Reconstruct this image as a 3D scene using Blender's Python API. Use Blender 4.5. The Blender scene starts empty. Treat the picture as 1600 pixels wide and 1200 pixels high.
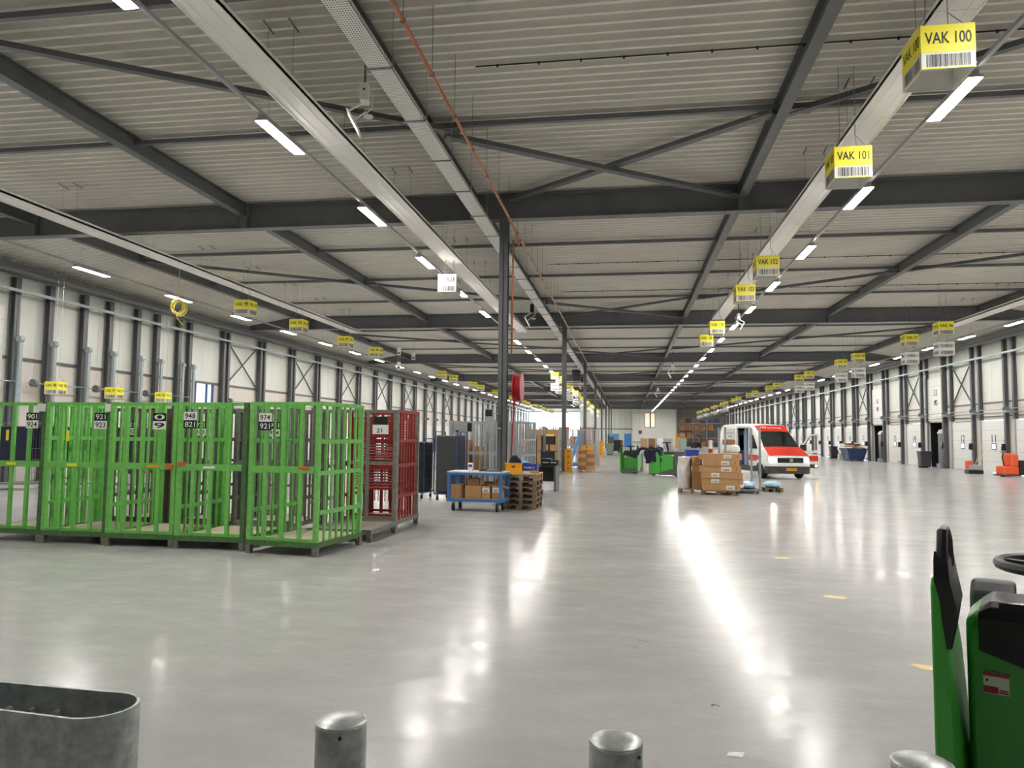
import bpy, bmesh, math, random
import numpy as np
from mathutils import Matrix, Vector, Euler
random.seed(7)
SC = bpy.context.scene
C = SC.collection
PI = math.pi

# ------------------------------------------------------------------ camera, world, exposure
CAM_H = 1.85
cd = bpy.data.cameras.new('camera')
cam = bpy.data.objects.new('camera', cd)
C.objects.link(cam)
cd.sensor_width = 36.0
cd.lens = 1150.0 / 1600.0 * 36.0
cd.clip_start = 0.05
cd.clip_end = 600
YAW, PITCH, ROLL = math.radians(8.914), math.radians(4.0387), 0.010
f = Vector((-math.sin(YAW) * math.cos(PITCH), math.cos(YAW) * math.cos(PITCH), math.sin(PITCH)))
r = Vector((math.cos(YAW), math.sin(YAW), 0))
u = r.cross(f)
cr, sr = math.cos(ROLL), math.sin(ROLL)
r, u = r * cr + u * sr, -r * sr + u * cr
cam.matrix_world = Matrix(((r.x, u.x, -f.x, 0), (r.y, u.y, -f.y, 0), (r.z, u.z, -f.z, CAM_H), (0, 0, 0, 1)))
SC.camera = cam
SC.view_settings.view_transform = 'Standard'
SC.view_settings.look = 'None'
SC.view_settings.gamma = 1.0
SC.view_settings.use_curve_mapping = False
SC.view_settings.exposure = 2.4
LUM = 40.0          # luminaire strength
DAY = 5.0           # daylight behind windows
W = bpy.data.worlds.new('world')
SC.world = W
W.use_nodes = True
W.node_tree.nodes['Background'].inputs[0].default_value = (0.75, 0.85, 1.0, 1)
W.node_tree.nodes['Background'].inputs[1].default_value = 0.6

# ------------------------------------------------------------------ materials
def lin(h):
    h = h.lstrip('#')
    o = []
    for i in (0, 2, 4):
        v = int(h[i:i + 2], 16) / 255.0
        o.append(v / 12.92 if v <= .04045 else ((v + .055) / 1.055) ** 2.4)
    return o

MC = {}
def mat(name, col, rough=.5, metal=0., var=.0, scale=6., bump=0., coat=0., emit=0., stretch=(1, 1, 1), alpha=1., col2=None, trans=0.):
    if name in MC:
        return MC[name]
    m = bpy.data.materials.new(name)
    m.use_nodes = True
    nt = m.node_tree
    b = nt.nodes['Principled BSDF']
    c = lin(col) if isinstance(col, str) else list(col)
    b.inputs['Base Color'].default_value = (*c, 1)
    b.inputs['Roughness'].default_value = rough
    b.inputs['Metallic'].default_value = metal
    b.inputs['Coat Weight'].default_value = coat
    if trans:
        b.inputs['Transmission Weight'].default_value = trans
    if alpha < 1:
        b.inputs['Alpha'].default_value = alpha
    if emit:
        b.inputs['Emission Color'].default_value = (*c, 1)
        b.inputs['Emission Strength'].default_value = emit
    if var or bump or col2:
        tc = nt.nodes.new('ShaderNodeTexCoord')
        mp = nt.nodes.new('ShaderNodeMapping')
        mp.inputs['Scale'].default_value = stretch
        nt.links.new(tc.outputs['Object'], mp.inputs[0])
        n = nt.nodes.new('ShaderNodeTexNoise')
        n.inputs['Scale'].default_value = scale
        n.inputs['Detail'].default_value = 5
        n.inputs['Roughness'].default_value = .65
        nt.links.new(mp.outputs[0], n.inputs['Vector'])
        rp = nt.nodes.new('ShaderNodeValToRGB')
        a, d = (.35, .65)
        rp.color_ramp.elements[0].position = a
        rp.color_ramp.elements[1].position = d
        lo = [x * (1 - var) for x in c]
        hi = [min(1, x * (1 + var)) for x in c] if not col2 else lin(col2)
        rp.color_ramp.elements[0].color = (*lo, 1)
        rp.color_ramp.elements[1].color = (*hi, 1)
        nt.links.new(n.outputs['Fac'], rp.inputs[0])
        nt.links.new(rp.outputs[0], b.inputs['Base Color'])
        if bump:
            bp = nt.nodes.new('ShaderNodeBump')
            bp.inputs['Strength'].default_value = bump
            bp.inputs['Distance'].default_value = .02
            nt.links.new(n.outputs['Fac'], bp.inputs['Height'])
            nt.links.new(bp.outputs[0], b.inputs['Normal'])
    MC[name] = m
    return m

def floor_mat():
    m = bpy.data.materials.new('polished_concrete')
    m.use_nodes = True
    nt = m.node_tree
    b = nt.nodes['Principled BSDF']
    N = nt.nodes.new
    L = nt.links.new
    tc = N('ShaderNodeTexCoord')
    def noise(scale, st, det=6, rough=.6):
        mp = N('ShaderNodeMapping')
        mp.inputs['Scale'].default_value = st
        L(tc.outputs['Object'], mp.inputs[0])
        n = N('ShaderNodeTexNoise')
        n.inputs['Scale'].default_value = scale
        n.inputs['Detail'].default_value = det
        n.inputs['Roughness'].default_value = rough
        L(mp.outputs[0], n.inputs['Vector'])
        return n.outputs['Fac']
    big = noise(.35, (1, 1, 1))
    streak = noise(1.3, (.6, 1.5, 1), 9, .72)
    fine = noise(30, (.5, 1.6, 1), 4, .6)
    dark = noise(1.9, (.7, 1.7, 1), 8, .75)
    def ramp(fac, p0, c0, p1, c1):
        rp = N('ShaderNodeValToRGB')
        rp.color_ramp.elements[0].position = p0
        rp.color_ramp.elements[1].position = p1
        rp.color_ramp.elements[0].color = (*c0, 1)
        rp.color_ramp.elements[1].color = (*c1, 1)
        L(fac, rp.inputs[0])
        return rp.outputs[0]
    def mul(a, bb, f=1.):
        mx = N('ShaderNodeMix')
        mx.data_type = 'RGBA'
        mx.blend_type = 'MULTIPLY'
        mx.inputs[0].default_value = f
        L(a, mx.inputs[6]); L(bb, mx.inputs[7])
        return mx.outputs[2]
    c = ramp(big, .3, lin('#a6a5a4'), .7, lin('#b6b4b2'))
    c = mul(c, ramp(streak, .2, (.90, .90, .895), .8, (1, 1, 1)))
    c = mul(c, ramp(dark, .14, (.80, .79, .78), .37, (1, 1, 1)))
    c = mul(c, ramp(fine, .3, (.95, .95, .95), .6, (1, 1, 1)))
    L(c, b.inputs['Base Color'])
    rr = N('ShaderNodeMapRange')
    rr.inputs[1].default_value = .3; rr.inputs[2].default_value = .7
    rr.inputs[3].default_value = .15; rr.inputs[4].default_value = .262
    L(streak, rr.inputs[0])
    L(rr.outputs[0], b.inputs['Roughness'])
    b.inputs['IOR'].default_value = 1.45
    sp = N('ShaderNodeMapRange')
    sp.inputs[1].default_value = .38; sp.inputs[2].default_value = .62
    sp.inputs[3].default_value = .04; sp.inputs[4].default_value = .25
    L(noise(2.2, (.8, 1.5, 1), 7, .7), sp.inputs[0])
    L(sp.outputs[0], b.inputs['Specular IOR Level'])
    bump = N('ShaderNodeBump')
    bump.inputs['Strength'].default_value = .08
    bump.inputs['Distance'].default_value = .01
    wav = noise(2.6, (.7, 1.8, 1), 5, .55)
    L(wav, bump.inputs['Height'])
    L(bump.outputs[0], b.inputs['Normal'])
    return m

def perforated_mat():
    m = bpy.data.materials.new('perforated_tray_metal')
    m.use_nodes = True
    nt = m.node_tree
    b = nt.nodes['Principled BSDF']
    N = nt.nodes.new; L = nt.links.new
    tc = N('ShaderNodeTexCoord')
    mp = N('ShaderNodeMapping'); mp.inputs['Scale'].default_value = (26, 20, 1)
    L(tc.outputs['Object'], mp.inputs[0])
    fr = N('ShaderNodeVectorMath'); fr.operation = 'FRACTION'
    L(mp.outputs[0], fr.inputs[0])
    sb = N('ShaderNodeVectorMath'); sb.operation = 'SUBTRACT'; sb.inputs[1].default_value = (.5, .5, 0)
    L(fr.outputs[0], sb.inputs[0])
    mu = N('ShaderNodeVectorMath'); mu.operation = 'MULTIPLY'; mu.inputs[1].default_value = (1, 1, 0)
    L(sb.outputs[0], mu.inputs[0])
    ln = N('ShaderNodeVectorMath'); ln.operation = 'LENGTH'
    L(mu.outputs[0], ln.inputs[0])
    gt = N('ShaderNodeMath'); gt.operation = 'GREATER_THAN'; gt.inputs[1].default_value = .26
    L(ln.outputs['Value'], gt.inputs[0])
    mx = N('ShaderNodeMix'); mx.data_type = 'RGBA'
    mx.inputs[6].default_value = (*lin('#3c3b38'), 1); mx.inputs[7].default_value = (*lin('#efeee9'), 1)
    L(gt.outputs[0], mx.inputs[0])
    L(mx.outputs[2], b.inputs['Base Color'])
    b.inputs['Roughness'].default_value = .5
    return m

def glass_mat(name, col, alpha):
    m = mat(name, col, .04, 0, alpha=alpha)
    return m

FLOOR = floor_mat()
TRAY = perforated_mat()
DECK = mat('coated_steel_deck', '#dcd9d0', .42, 0, .05, .6)
STEEL = mat('charcoal_painted_steel', '#6c6e71', .45, 0, .08, 2)
STEEL_L = mat('grey_painted_steel', '#5d6061', .42, 0, .08, 2)
WALLW = mat('white_sandwich_panel', '#cecfc7', .5, 0, .03, .4)
WALLB = mat('beige_sandwich_panel', '#cfc8bf', .5, 0, .04, .4)
DOORW = mat('white_door_panel', '#dcdad4', .45, 0, .02, .6)
GALV = mat('galvanised_steel', '#a8adac', .42, .75, .25, 14, .05)
GALVD = mat('galvanised_track', '#9aa3a6', .45, .3, .12, 6)
RADW = mat('white_radiant_panel', '#f0eee9', .7, 0, .02, 1)
LIGHTM = mat('luminaire_diffuser', (1.0, .975, .93), .4, emit=LUM)
TRUNK = mat('trunking_grey', '#a9a8ab', .4, .2)
YEL = mat('sign_yellow', '#f6ea3a', .45)
WHT = mat('sign_white', '#e9e8e2', .45)
BLK = mat('print_black', '#17181a', .5)
GREYP = mat('barcode_ink', '#4a4b4d', .5)
COP = mat('copper_pipe', '#b5714e', .35, .55, .25, 4, stretch=(1, .3, 1))
WIRE = mat('wire_steel', '#9a9a98', .4, .5)
BLACK = mat('black_plastic', '#1b1c1e', .42)
BLACKG = mat('black_gloss', '#101113', .18)
DARKG = mat('dark_grey_plastic', '#3a3c3e', .5)
RUB = mat('tyre_rubber', '#1d1d1e', .75)
GREEN = mat('cage_green_paint', '#73bd5c', .5, 0, .14, 9, .06)
GREEND = mat('worn_green_paint', '#4b6f41', .6, 0, .3, 16, .06)
CGREY = mat('cage_grey_paint', '#77766f', .55, 0, .25, 12, .06)
CBROWN = mat('cage_brown_paint', '#5b4a42', .6, 0, .3, 12, .06)
CDARK = mat('cage_dark_steel', '#56544f', .55, 0, .3, 12, .06)
CLIGHT = mat('cage_light_grey', '#a2a7a8', .45, .2, .12, 10)
CRED = mat('cage_red_paint', '#8f2a22', .5, 0, .28, 10, .06)
DECKW = mat('worn_plywood_deck', '#a79b86', .75, 0, .25, 7, .1, stretch=(1, 6, 1))
CHECK = mat('chequer_plate', '#8a857b', .5, .3, .25, 60, .3)
CARD = mat('cardboard', '#b98f62', .8, 0, .07, 5)
CARDD = mat('brown_cardboard', '#8f6a47', .8, 0, .1, 5)
CARDL = mat('cardboard_label', '#dcd8cf', .6, 0, .06, 60)
WOOD = mat('pallet_wood', '#a58b6b', .8, 0, .25, 6, .1, stretch=(5, 1, 1))
WOODD = mat('weathered_pallet_wood', '#7b6752', .85, 0, .3, 6, .1, stretch=(5, 1, 1))
WOODL = mat('fresh_wood', '#d3b98f', .7, 0, .15, 6, stretch=(5, 1, 1))
BLUE = mat('blue_paint', '#3a74b4', .45, 0, .08, 6)
BLUED = mat('dark_blue_paint', '#27406b', .5, 0, .1, 6)
BLUEP = mat('blue_plastic', '#2c3fa0', .4)
BLUEL = mat('light_blue_plastic', '#5f9bd0', .45)
YELP = mat('yellow_plastic', '#f0a81c', .42, 0, .05, 5)
ORNG = mat('orange_paint', '#e0582c', .42)
REDP = mat('red_paint', '#b3222a', .4)
REDV = mat('van_red', '#d8321f', .25, coat=.6)
WHITEV = mat('van_white', '#ebeae6', .28, coat=.5)
TRG = mat('truck_green', '#43a53b', .35, coat=.3)
GREYB = mat('bumper_grey', '#55554f', .6, 0, .1, 8)
NAVY = mat('navy_cloth', '#1d2136', .9, 0, .2, 8, .2)
GLASSD = mat('dark_glass', '#1c2422', .06, 0, coat=.5)
GLASSC = mat('clear_side_glass', '#cfd8d6', .05, alpha=.25)
FILM = mat('wrapping_film', '#e6e7e6', .18, 0, .12, 5, .7, alpha=.62)
WRAPW = mat('white_wrap', '#e4e3df', .3, 0, .1, 6, .6)
ORANGER = mat('rack_orange', '#c95a3a', .5)
SKY_P = mat('daylight_pane', (.72, .88, 1.0), .3, emit=.2)
SKY_B = mat('daylight_bright', (.86, .94, 1.0), .3, emit=DAY * .5)
LAMPH = mat('headlamp_lit', (1., .97, .9), .2, emit=22)
AMBER = mat('amber_lamp_lit', (1., .62, .12), .3, emit=5)
YCAB = mat('yellow_cable', '#e8d84a', .4)
REDH = mat('hose_red', '#a51f26', .45)
YSTAIN = mat('yellow_stain', '#d9c07a', .5, 0, .1, 12)

# ------------------------------------------------------------------ mesh building
class MB:
    def __init__(s):
        s.v = []; s.f = []; s.m = []; s.T = None
    def add(s, vs, fs, m=0):
        o = len(s.v)
        if s.T is not None:
            vs = [s.T @ Vector(p) for p in vs]
        s.v += [tuple(p) for p in vs]
        s.f += [tuple(i + o for i in q) for q in fs]
        s.m += [m] * len(fs)
        return s
    def box(s, x0, x1, y0, y1, z0, z1, m=0):
        vs = [(x0, y0, z0), (x1, y0, z0), (x1, y1, z0), (x0, y1, z0), (x0, y0, z1), (x1, y0, z1), (x1, y1, z1), (x0, y1, z1)]
        return s.add(vs, [(3, 2, 1, 0), (4, 5, 6, 7), (0, 1, 5, 4), (1, 2, 6, 5), (2, 3, 7, 6), (3, 0, 4, 7)], m)
    def cbox(s, c, d, m=0):
        return s.box(c[0] - d[0] / 2, c[0] + d[0] / 2, c[1] - d[1] / 2, c[1] + d[1] / 2, c[2] - d[2] / 2, c[2] + d[2] / 2, m)
    def bar(s, p, q, w, h=None, m=0, up=(0, 0, 1)):
        h = h or w
        p, q = Vector(p), Vector(q)
        d = (q - p).normalized()
        upv = Vector(up)
        if abs(d.dot(upv)) > .98:
            upv = Vector((0, 1, 0))
        a = d.cross(upv).normalized(); b = a.cross(d)
        vs = []
        for e in (p, q):
            for sa, sb in ((-1, -1), (1, -1), (1, 1), (-1, 1)):
                vs.append(e + a * sa * w / 2 + b * sb * h / 2)
        return s.add(vs, [(3, 2, 1, 0), (4, 5, 6, 7), (0, 1, 5, 4), (1, 2, 6, 5), (2, 3, 7, 6), (3, 0, 4, 7)], m)
    def cyl(s, p, q, r0, r1=None, n=12, m=0, cap=True):
        r1 = r0 if r1 is None else r1
        p, q = Vector(p), Vector(q)
        d = (q - p).normalized()
        t = Vector((0, 0, 1)) if abs(d.z) < .9 else Vector((1, 0, 0))
        a = d.cross(t).normalized(); b = d.cross(a)
        vs = []
        for e, rr in ((p, r0), (q, r1)):
            for i in range(n):
                an = 2 * PI * i / n
                vs.append(e + (a * math.cos(an) + b * math.sin(an)) * rr)
        fs = [(i, i + n, (i + 1) % n + n, (i + 1) % n) for i in range(n)]
        if cap:
            fs += [tuple(range(n)), tuple(range(2 * n - 1, n - 1, -1))]
        return s.add(vs, fs, m)
    def tube(s, pts, rr, n=8, m=0, closed=False):
        P = [Vector(p) for p in pts]
        K = len(P)
        vs = []; prev = None
        for i in range(K):
            if closed:
                d = (P[(i + 1) % K] - P[i - 1]).normalized()
            else:
                d = (P[min(i + 1, K - 1)] - P[max(i - 1, 0)]).normalized()
            if prev is None:
                t = Vector((0, 0, 1)) if abs(d.z) < .9 else Vector((1, 0, 0))
                a = d.cross(t).normalized()
            else:
                a = (prev - d * prev.dot(d)).normalized()
            prev = a
            b = d.cross(a)
            for k in range(n):
                an = 2 * PI * k / n
                vs.append(P[i] + (a * math.cos(an) + b * math.sin(an)) * rr)
        fs = []
        for i in range(K if closed else K - 1):
            j = (i + 1) % K
            for k in range(n):
                fs.append((i * n + k, i * n + (k + 1) % n, j * n + (k + 1) % n, j * n + k))
        if not closed:
            fs += [tuple(range(n - 1, -1, -1)), tuple(range((K - 1) * n, K * n))]
        return s.add(vs, fs, m)
    def prism(s, poly, axis, a, b, m=0):
        """poly: 2D outline; axis x: (y,z), y: (x,z), z: (x,y)"""
        def pt(p, t):
            return {'x': (t, p[0], p[1]), 'y': (p[0], t, p[1]), 'z': (p[0], p[1], t)}[axis]
        n = len(poly)
        vs = [pt(p, a) for p in poly] + [pt(p, b) for p in poly]
        fs = [tuple(range(n - 1, -1, -1)), tuple(range(n, 2 * n))] + [(i, (i + 1) % n, (i + 1) % n + n, i + n) for i in range(n)]
        return s.add(vs, fs, m)
    def lathe(s, prof, c=(0, 0, 0), n=24, axis='z', m=0):
        vs = []
        for rr, h in prof:
            for i in range(n):
                an = 2 * PI * i / n
                x, y = rr * math.cos(an), rr * math.sin(an)
                p = {'z': (x, y, h), 'x': (h, x, y), 'y': (x, h, y)}[axis]
                vs.append((p[0] + c[0], p[1] + c[1], p[2] + c[2]))
        fs = []
        for j in range(len(prof) - 1):
            for i in range(n):
                fs.append((j * n + i, j * n + (i + 1) % n, (j + 1) * n + (i + 1) % n, (j + 1) * n + i))
        if prof[0][0] > 1e-6: fs.append(tuple(range(n - 1, -1, -1)))
        if prof[-1][0] > 1e-6: fs.append(tuple(range((len(prof) - 1) * n, len(prof) * n)))
        return s.add(vs, fs, m)
    def loft(s, rings, m=0, closed=True, skip=None, caps=True):
        n = len(rings[0])
        vs = [p for R in rings for p in R]
        fs = []
        for j in range(len(rings) - 1):
            for i in range(n if closed else n - 1):
                if skip and skip(j, i): continue
                fs.append((j * n + i, j * n + (i + 1) % n, (j + 1) * n + (i + 1) % n, (j + 1) * n + i))
        if caps and closed:
            fs += [tuple(range(n - 1, -1, -1)), tuple(range((len(rings) - 1) * n, len(rings) * n))]
        return s.add(vs, fs, m)
    def quad(s, a, b, c, d, m=0):
        return s.add([a, b, c, d], [(0, 1, 2, 3)], m)
    def text(s, st, o, xd, ud, w, h, m=0):
        vs, fs = text_mesh(st)
        o, xd, ud = Vector(o), Vector(xd), Vector(ud)
        return s.add([o + xd * (p[0] * w) + ud * (p[1] * h) for p in vs], fs, m)
    def barcode(s, o, xd, ud, w, h, m=0, seed=1):
        rd = random.Random(seed)
        o, xd, ud = Vector(o), Vector(xd), Vector(ud)
        x = -w / 2
        while x < w / 2 - .01:
            bw = rd.choice((.006, .01, .016, .022)) * w / .5
            gap = rd.choice((.006, .01, .014)) * w / .5
            e = min(x + bw, w / 2)
            s.quad(o + xd * x - ud * h / 2, o + xd * e - ud * h / 2, o + xd * e + ud * h / 2, o + xd * x + ud * h / 2, m)
            x = e + gap
        return s
    def mesh(s, name, mats, smooth=False):
        me = bpy.data.meshes.new(name)
        me.from_pydata(s.v, [], s.f)
        for k in (mats if isinstance(mats, (list, tuple)) else [mats]):
            me.materials.append(k)
        if any(s.m):
            me.polygons.foreach_set('material_index', s.m)
        me.update()
        if smooth:
            me.polygons.foreach_set('use_smooth', [True] * len(me.polygons))
            me.set_sharp_from_angle(angle=math.radians(38))
        return me
    def build(s, name, mats, parent=None, smooth=False, bevel=0, loc=None, rotz=0, label=None):
        o = bpy.data.objects.new(name, s.mesh(name, mats, smooth))
        C.objects.link(o)
        if parent: o.parent = parent
        if loc: o.location = loc
        if rotz: o.rotation_euler = (0, 0, rotz)
        if bevel:
            b = o.modifiers.new('bevel', 'BEVEL'); b.width = bevel; b.segments = 2; b.limit_method = 'ANGLE'
        if label: o['label'] = label
        return o

_TXT = {}
def text_mesh(st):
    """triangulated letters scaled into a unit box centred on the origin"""
    if st in _TXT: return _TXT[st]
    cu = bpy.data.curves.new('t', 'FONT')
    cu.body = st
    cu.offset = .012
    ob = bpy.data.objects.new('t', cu)
    C.objects.link(ob)
    dg = bpy.context.evaluated_depsgraph_get()
    dg.update()
    me = ob.evaluated_get(dg).to_mesh()
    vs = [tuple(v.co) for v in me.vertices]
    fs = [tuple(p.vertices) for p in me.polygons]
    bpy.data.objects.remove(ob); bpy.data.curves.remove(cu)
    a = np.array(vs)
    lo, hi = a.min(0), a.max(0)
    sz = np.maximum(hi - lo, 1e-6)
    vs = [((p[0] - lo[0]) / sz[0] - .5, (p[1] - lo[1]) / sz[1] - .5) for p in vs]
    _TXT[st] = (vs, fs)
    return _TXT[st]

def tag(o, label, cat, group=None, kind=None):
    o['label'] = label; o['category'] = cat
    if group: o['group'] = group
    if kind: o['kind'] = kind
    return o
def thing(name, label, cat, loc=(0, 0, 0), rotz=0, group=None):
    o = bpy.data.objects.new(name, None)
    C.objects.link(o)
    o.empty_display_size = .1
    o.location = loc; o.rotation_euler = (0, 0, rotz)
    return tag(o, label, cat, group)
def struct(name, mb, mats, parent=None, smooth=False):
    o = mb.build(name, mats, parent, smooth)
    if not parent: o['kind'] = 'structure'
    return o
KIDS = {}
def dup(root, loc, rotz=0, label=None, group=None, scale=None):
    """copy a thing with copies of its parts and sub-parts"""
    c = root.copy(); C.objects.link(c)
    c.location = loc; c.rotation_euler = (0, 0, rotz)
    if scale: c.scale = scale
    if label: c['label'] = label
    if group: c['group'] = group
    def kids(a, b):
        for ch in list(a.children):
            k = ch.copy(); C.objects.link(k); k.parent = b
            kids(ch, k)
    kids(root, c)
    return c
ORD = ['nearest', 'second', 'third', 'fourth', 'fifth', 'sixth', 'seventh', 'eighth', 'ninth', 'tenth', 'eleventh', 'twelfth', 'thirteenth',
       'fourteenth', 'fifteenth', 'sixteenth', 'seventeenth', 'eighteenth', 'nineteenth', 'twentieth'] + \
      ['twenty-' + x for x in ('first', 'second', 'third', 'fourth', 'fifth', 'sixth', 'seventh', 'eighth', 'ninth')] + \
      ['thirtieth', 'thirty-first', 'thirty-second', 'thirty-third', 'thirty-fourth', 'thirty-fifth', 'thirty-sixth', 'thirty-seventh', 'thirty-eighth', 'thirty-ninth']

# ------------------------------------------------------------------ the hall
XL, XR, YN, YF, ZD = -22.0, 20.9, -14.0, 166.0, 8.55
BAY = 19.75
struct('floor', MB().box(XL - .3, XR + 3, YN - .3, YF + 14, -.2, 0), FLOOR)

# corrugated roof deck, ribs across the hall
mb = MB()
pts = []
p = .28
y = YN - .2
while y < YF + .5:
    pts += [(y, ZD), (y + .065, ZD), (y + .10, ZD + .105), (y + .245, ZD + .105)]
    y += p
vs = []; fs = []
for i, (yy, zz) in enumerate(pts):
    vs += [(XL - .2, yy, zz - .62), (XL + 3.3, yy, zz), (XR - 3.3, yy, zz), (XR + .2, yy, zz - .62)]
for i in range(len(pts) - 1):
    for k in range(3):
        fs.append((4 * i + k, 4 * i + 4 + k, 4 * i + 5 + k, 4 * i + 1 + k))
mb.add(vs, fs)
mb.box(XL - .3, XR + .3, YN - .3, YF + .6, ZD + .12, ZD + .3)
struct('ceiling', mb, DECK)

# right wall with dock doors
DP = 3.95
D0 = 46.2
DOORS = {n: D0 + DP * (n - 11) for n in range(9, 41)}
OPEN = (13, 16)
mb = MB()
t = .12
mb.box(XR, XR + t, YN, YF, 3.05, 4.05, 1)
mb.box(XR, XR + t, YN, YF, 4.05, ZD)
ys = [YN]
for n in DOORS:
    ys += [DOORS[n] - 1.5, DOORS[n] + 1.5]
ys.append(YF)
for i in range(0, len(ys), 2):
    if ys[i + 1] > ys[i]:
        mb.box(XR, XR + t, ys[i], ys[i + 1], 0, 3.05, 1)
for yy in np.arange(YN + 1, YF, 1.1):            # vertical panel joints
    mb.box(XR - .004, XR, yy, yy + .012, 4.05, ZD, 1)
mb.box(XR - .03, XR, YN, YF, 4.0, 4.09, 2)
mb.box(XR - .03, XR, YN, YF, 3.22, 3.28, 2)
mb.box(XR - .03, XR, YN, YF, 3.42, 3.47, 2)
struct('wall_right', mb, [WALLW, WALLB, STEEL_L])

def dock_door(n, num=True):
    yc = DOORS[n]
    op = n in OPEN
    z0 = 3.15 if op else .05
    x = XR - .07
    mb = MB()
    mb.box(x, x + .05, yc - 1.5, yc + 1.5, z0, z0 + 2.95)
    for k in range(1, 5):
        mb.box(x - .003, x, yc - 1.5, yc + 1.5, z0 + k * .6 - .006, z0 + k * .6 + .006, 1)
    d = struct('door_%d' % n, mb, [DOORW, GALVD])
    if num:
        m2 = MB().text(str(n), (x - .006, yc, z0 + 1.93), (0, -1, 0), (0, 0, 1), .5 if len(str(n)) > 1 else .24, .42)
        m2.build('door_number', BLK, d)
    if op:
        g = MB().box(x - .005, x, yc - .24, yc + .24, z0 + 1.08, z0 + 1.42)
        g.prism([(yc + .17, z0 + 1.18), (yc - .1, z0 + 1.18), (yc - .1, z0 + 1.34), (yc - .17, z0 + 1.34), (yc - .17, z0 + 1.14), (yc + .17, z0 + 1.14)], 'x', x - .008, x - .004, 1)
        g.build('dock_pictogram', [BLK, WHT], d)
        tn = MB()
        a, b, c, e = yc - 1.5, yc + 1.5, .0, 3.05
        tn.box(XR + .12, XR + 2.6, a - .1, a, c, e).box(XR + .12, XR + 2.6, b, b + .1, c, e).box(XR + .12, XR + 2.6, a, b, e, e + .1).box(XR + 2.6, XR + 2.7, a, b, c, e)
        tn.build('dock_tunnel', BLACK, d)
        cu = MB().box(XR - .45, XR + .1, yc - 1.42, yc - .8, .0, .3)
        cu.box(XR - .3, XR + .1, yc - 1.4, yc - .75, .3, 2.3, 1).prism([(XR - .35, 2.3), (XR + .1, 2.3), (XR + .1, 2.62), (XR - .2, 2.55)], 'y', yc - 1.45, yc - .7, 0)
        cu.build('dock_leveller_housing', [GALVD, STEEL_L], d)
    else:
        fr = MB().box(x - .018, x, yc - .26, yc + .26, z0 + 1.28, z0 + 1.66)
        fo = fr.build('vision_panel_frame', BLUED, d)
        MB().box(x - .022, x - .017, yc - .20, yc + .20, z0 + 1.33, z0 + 1.61).build('vision_pane', SKY_P, fo)
        MB().box(x - .2, x, yc - 1.42, yc - .9, z0 + .02, z0 + .17).build('dock_control_box', GALVD, d)
        hb = MB()
        hb.box(x - .012, x, yc - 1.13, yc - 1.10, z0 + .2, z0 + 1.85).box(x - .03, x, yc - 1.5, yc - 1.0, z0 + 1.84, z0 + 1.87)
        hb.build('door_bolt', GALVD, d)
    sh = MB().cyl((XR - .34, yc - 1.95, 3.62), (XR - .34, yc + 1.95, 3.62), .022, n=8)
    sh.cyl((XR - .30, yc - 1.95, 3.42), (XR - .30, yc + 1.95, 3.42), .016, n=8)
    sh.build('spring_shaft', GALVD, d, smooth=True)
    MB().cyl((XR - .40, yc + 1.72, 3.62), (XR - .40, yc + 1.86, 3.62), .16, n=14).build('cable_drum', STEEL, d, smooth=True)
    MB().prism([(XR - .5, 3.55), (XR - .02, 3.55), (XR - .02, 3.25), (XR - .25, 3.4), (XR - .5, 3.42)], 'y', yc + 1.6, yc + 1.78).build('shaft_bracket', GALVD, d)
    for sgn in (-1, 1):
        MB().box(XR - .12, XR - .03, yc + sgn * 1.50 - .05, yc + sgn * 1.50 + .05, 0, 6.3 if sgn < 0 else 5.9).build('guide_track', GALVD, d)
    return d
for n in DOORS:
    if n >= 10: dock_door(n)

# wall posts between the right-hand doors
def post(x, y, z1, label, group, sx=.22, sy=.2, m=STEEL_L, z0=0):
    b = MB()
    b.box(x - sx / 2, x - sx / 2 + .018, y - sy / 2, y + sy / 2, z0, z1).box(x + sx / 2 - .018, x + sx / 2, y - sy / 2, y + sy / 2, z0, z1)
    b.box(x - sx / 2, x + sx / 2, y - .012, y + .012, z0, z1)
    return tag(b.build('wall_post', m), label, 'post', group)
for n in range(10, 40):
    yc = DOORS[n] + DP / 2
    main = (n - 12) % 5 == 0
    post(XR - .11, yc - .58, 7.6, 'dark wall post between dock doors %d and %d, nearer of the pair' % (n, n + 1), 'posts on the right wall', sx=.2, z0=3.06)
    post(XR - .11 - .05 * main, yc + .38, 7.6, 'dark wall post between dock doors %d and %d, farther of the pair' % (n, n + 1), 'posts on the right wall', sx=.2 if not main else .3)
    if n < 22:
        bx = MB().box(XR - .42, XR - .32 + .1 * (not main), yc + .33, yc + .43, 1.3, 1.68)
        bo = tag(bx.build('door_control_station', BLACK), 'black control box on the post between dock doors %d and %d' % (n, n + 1), 'control box', 'door control boxes')
        MB().box(XR - .435, XR - .42, yc + .345, yc + .415, 1.55, 1.63).build('button_plate', WHT, bo)
# diagonal wind braces on the right wall
def brace(label, pts_, group, rr=.04, m=STEEL_L):
    b = MB()
    for a, c in pts_: b.bar(a, c, rr * 2, rr)
    return tag(b.build('wind_brace', m), label, 'brace', group)
for i, n in enumerate((12, 14, 17, 20, 24)):
    y0, y1 = DOORS[n] - 1.45, DOORS[n] + 1.2
    brace('crossed steel wind brace above dock door %d' % n, [((XR - .12, y0, 4.15), (XR - .12, y1, 6.6)), ((XR - .10, y0, 6.6), (XR - .10, y1, 4.15))], 'wind braces')

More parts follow.
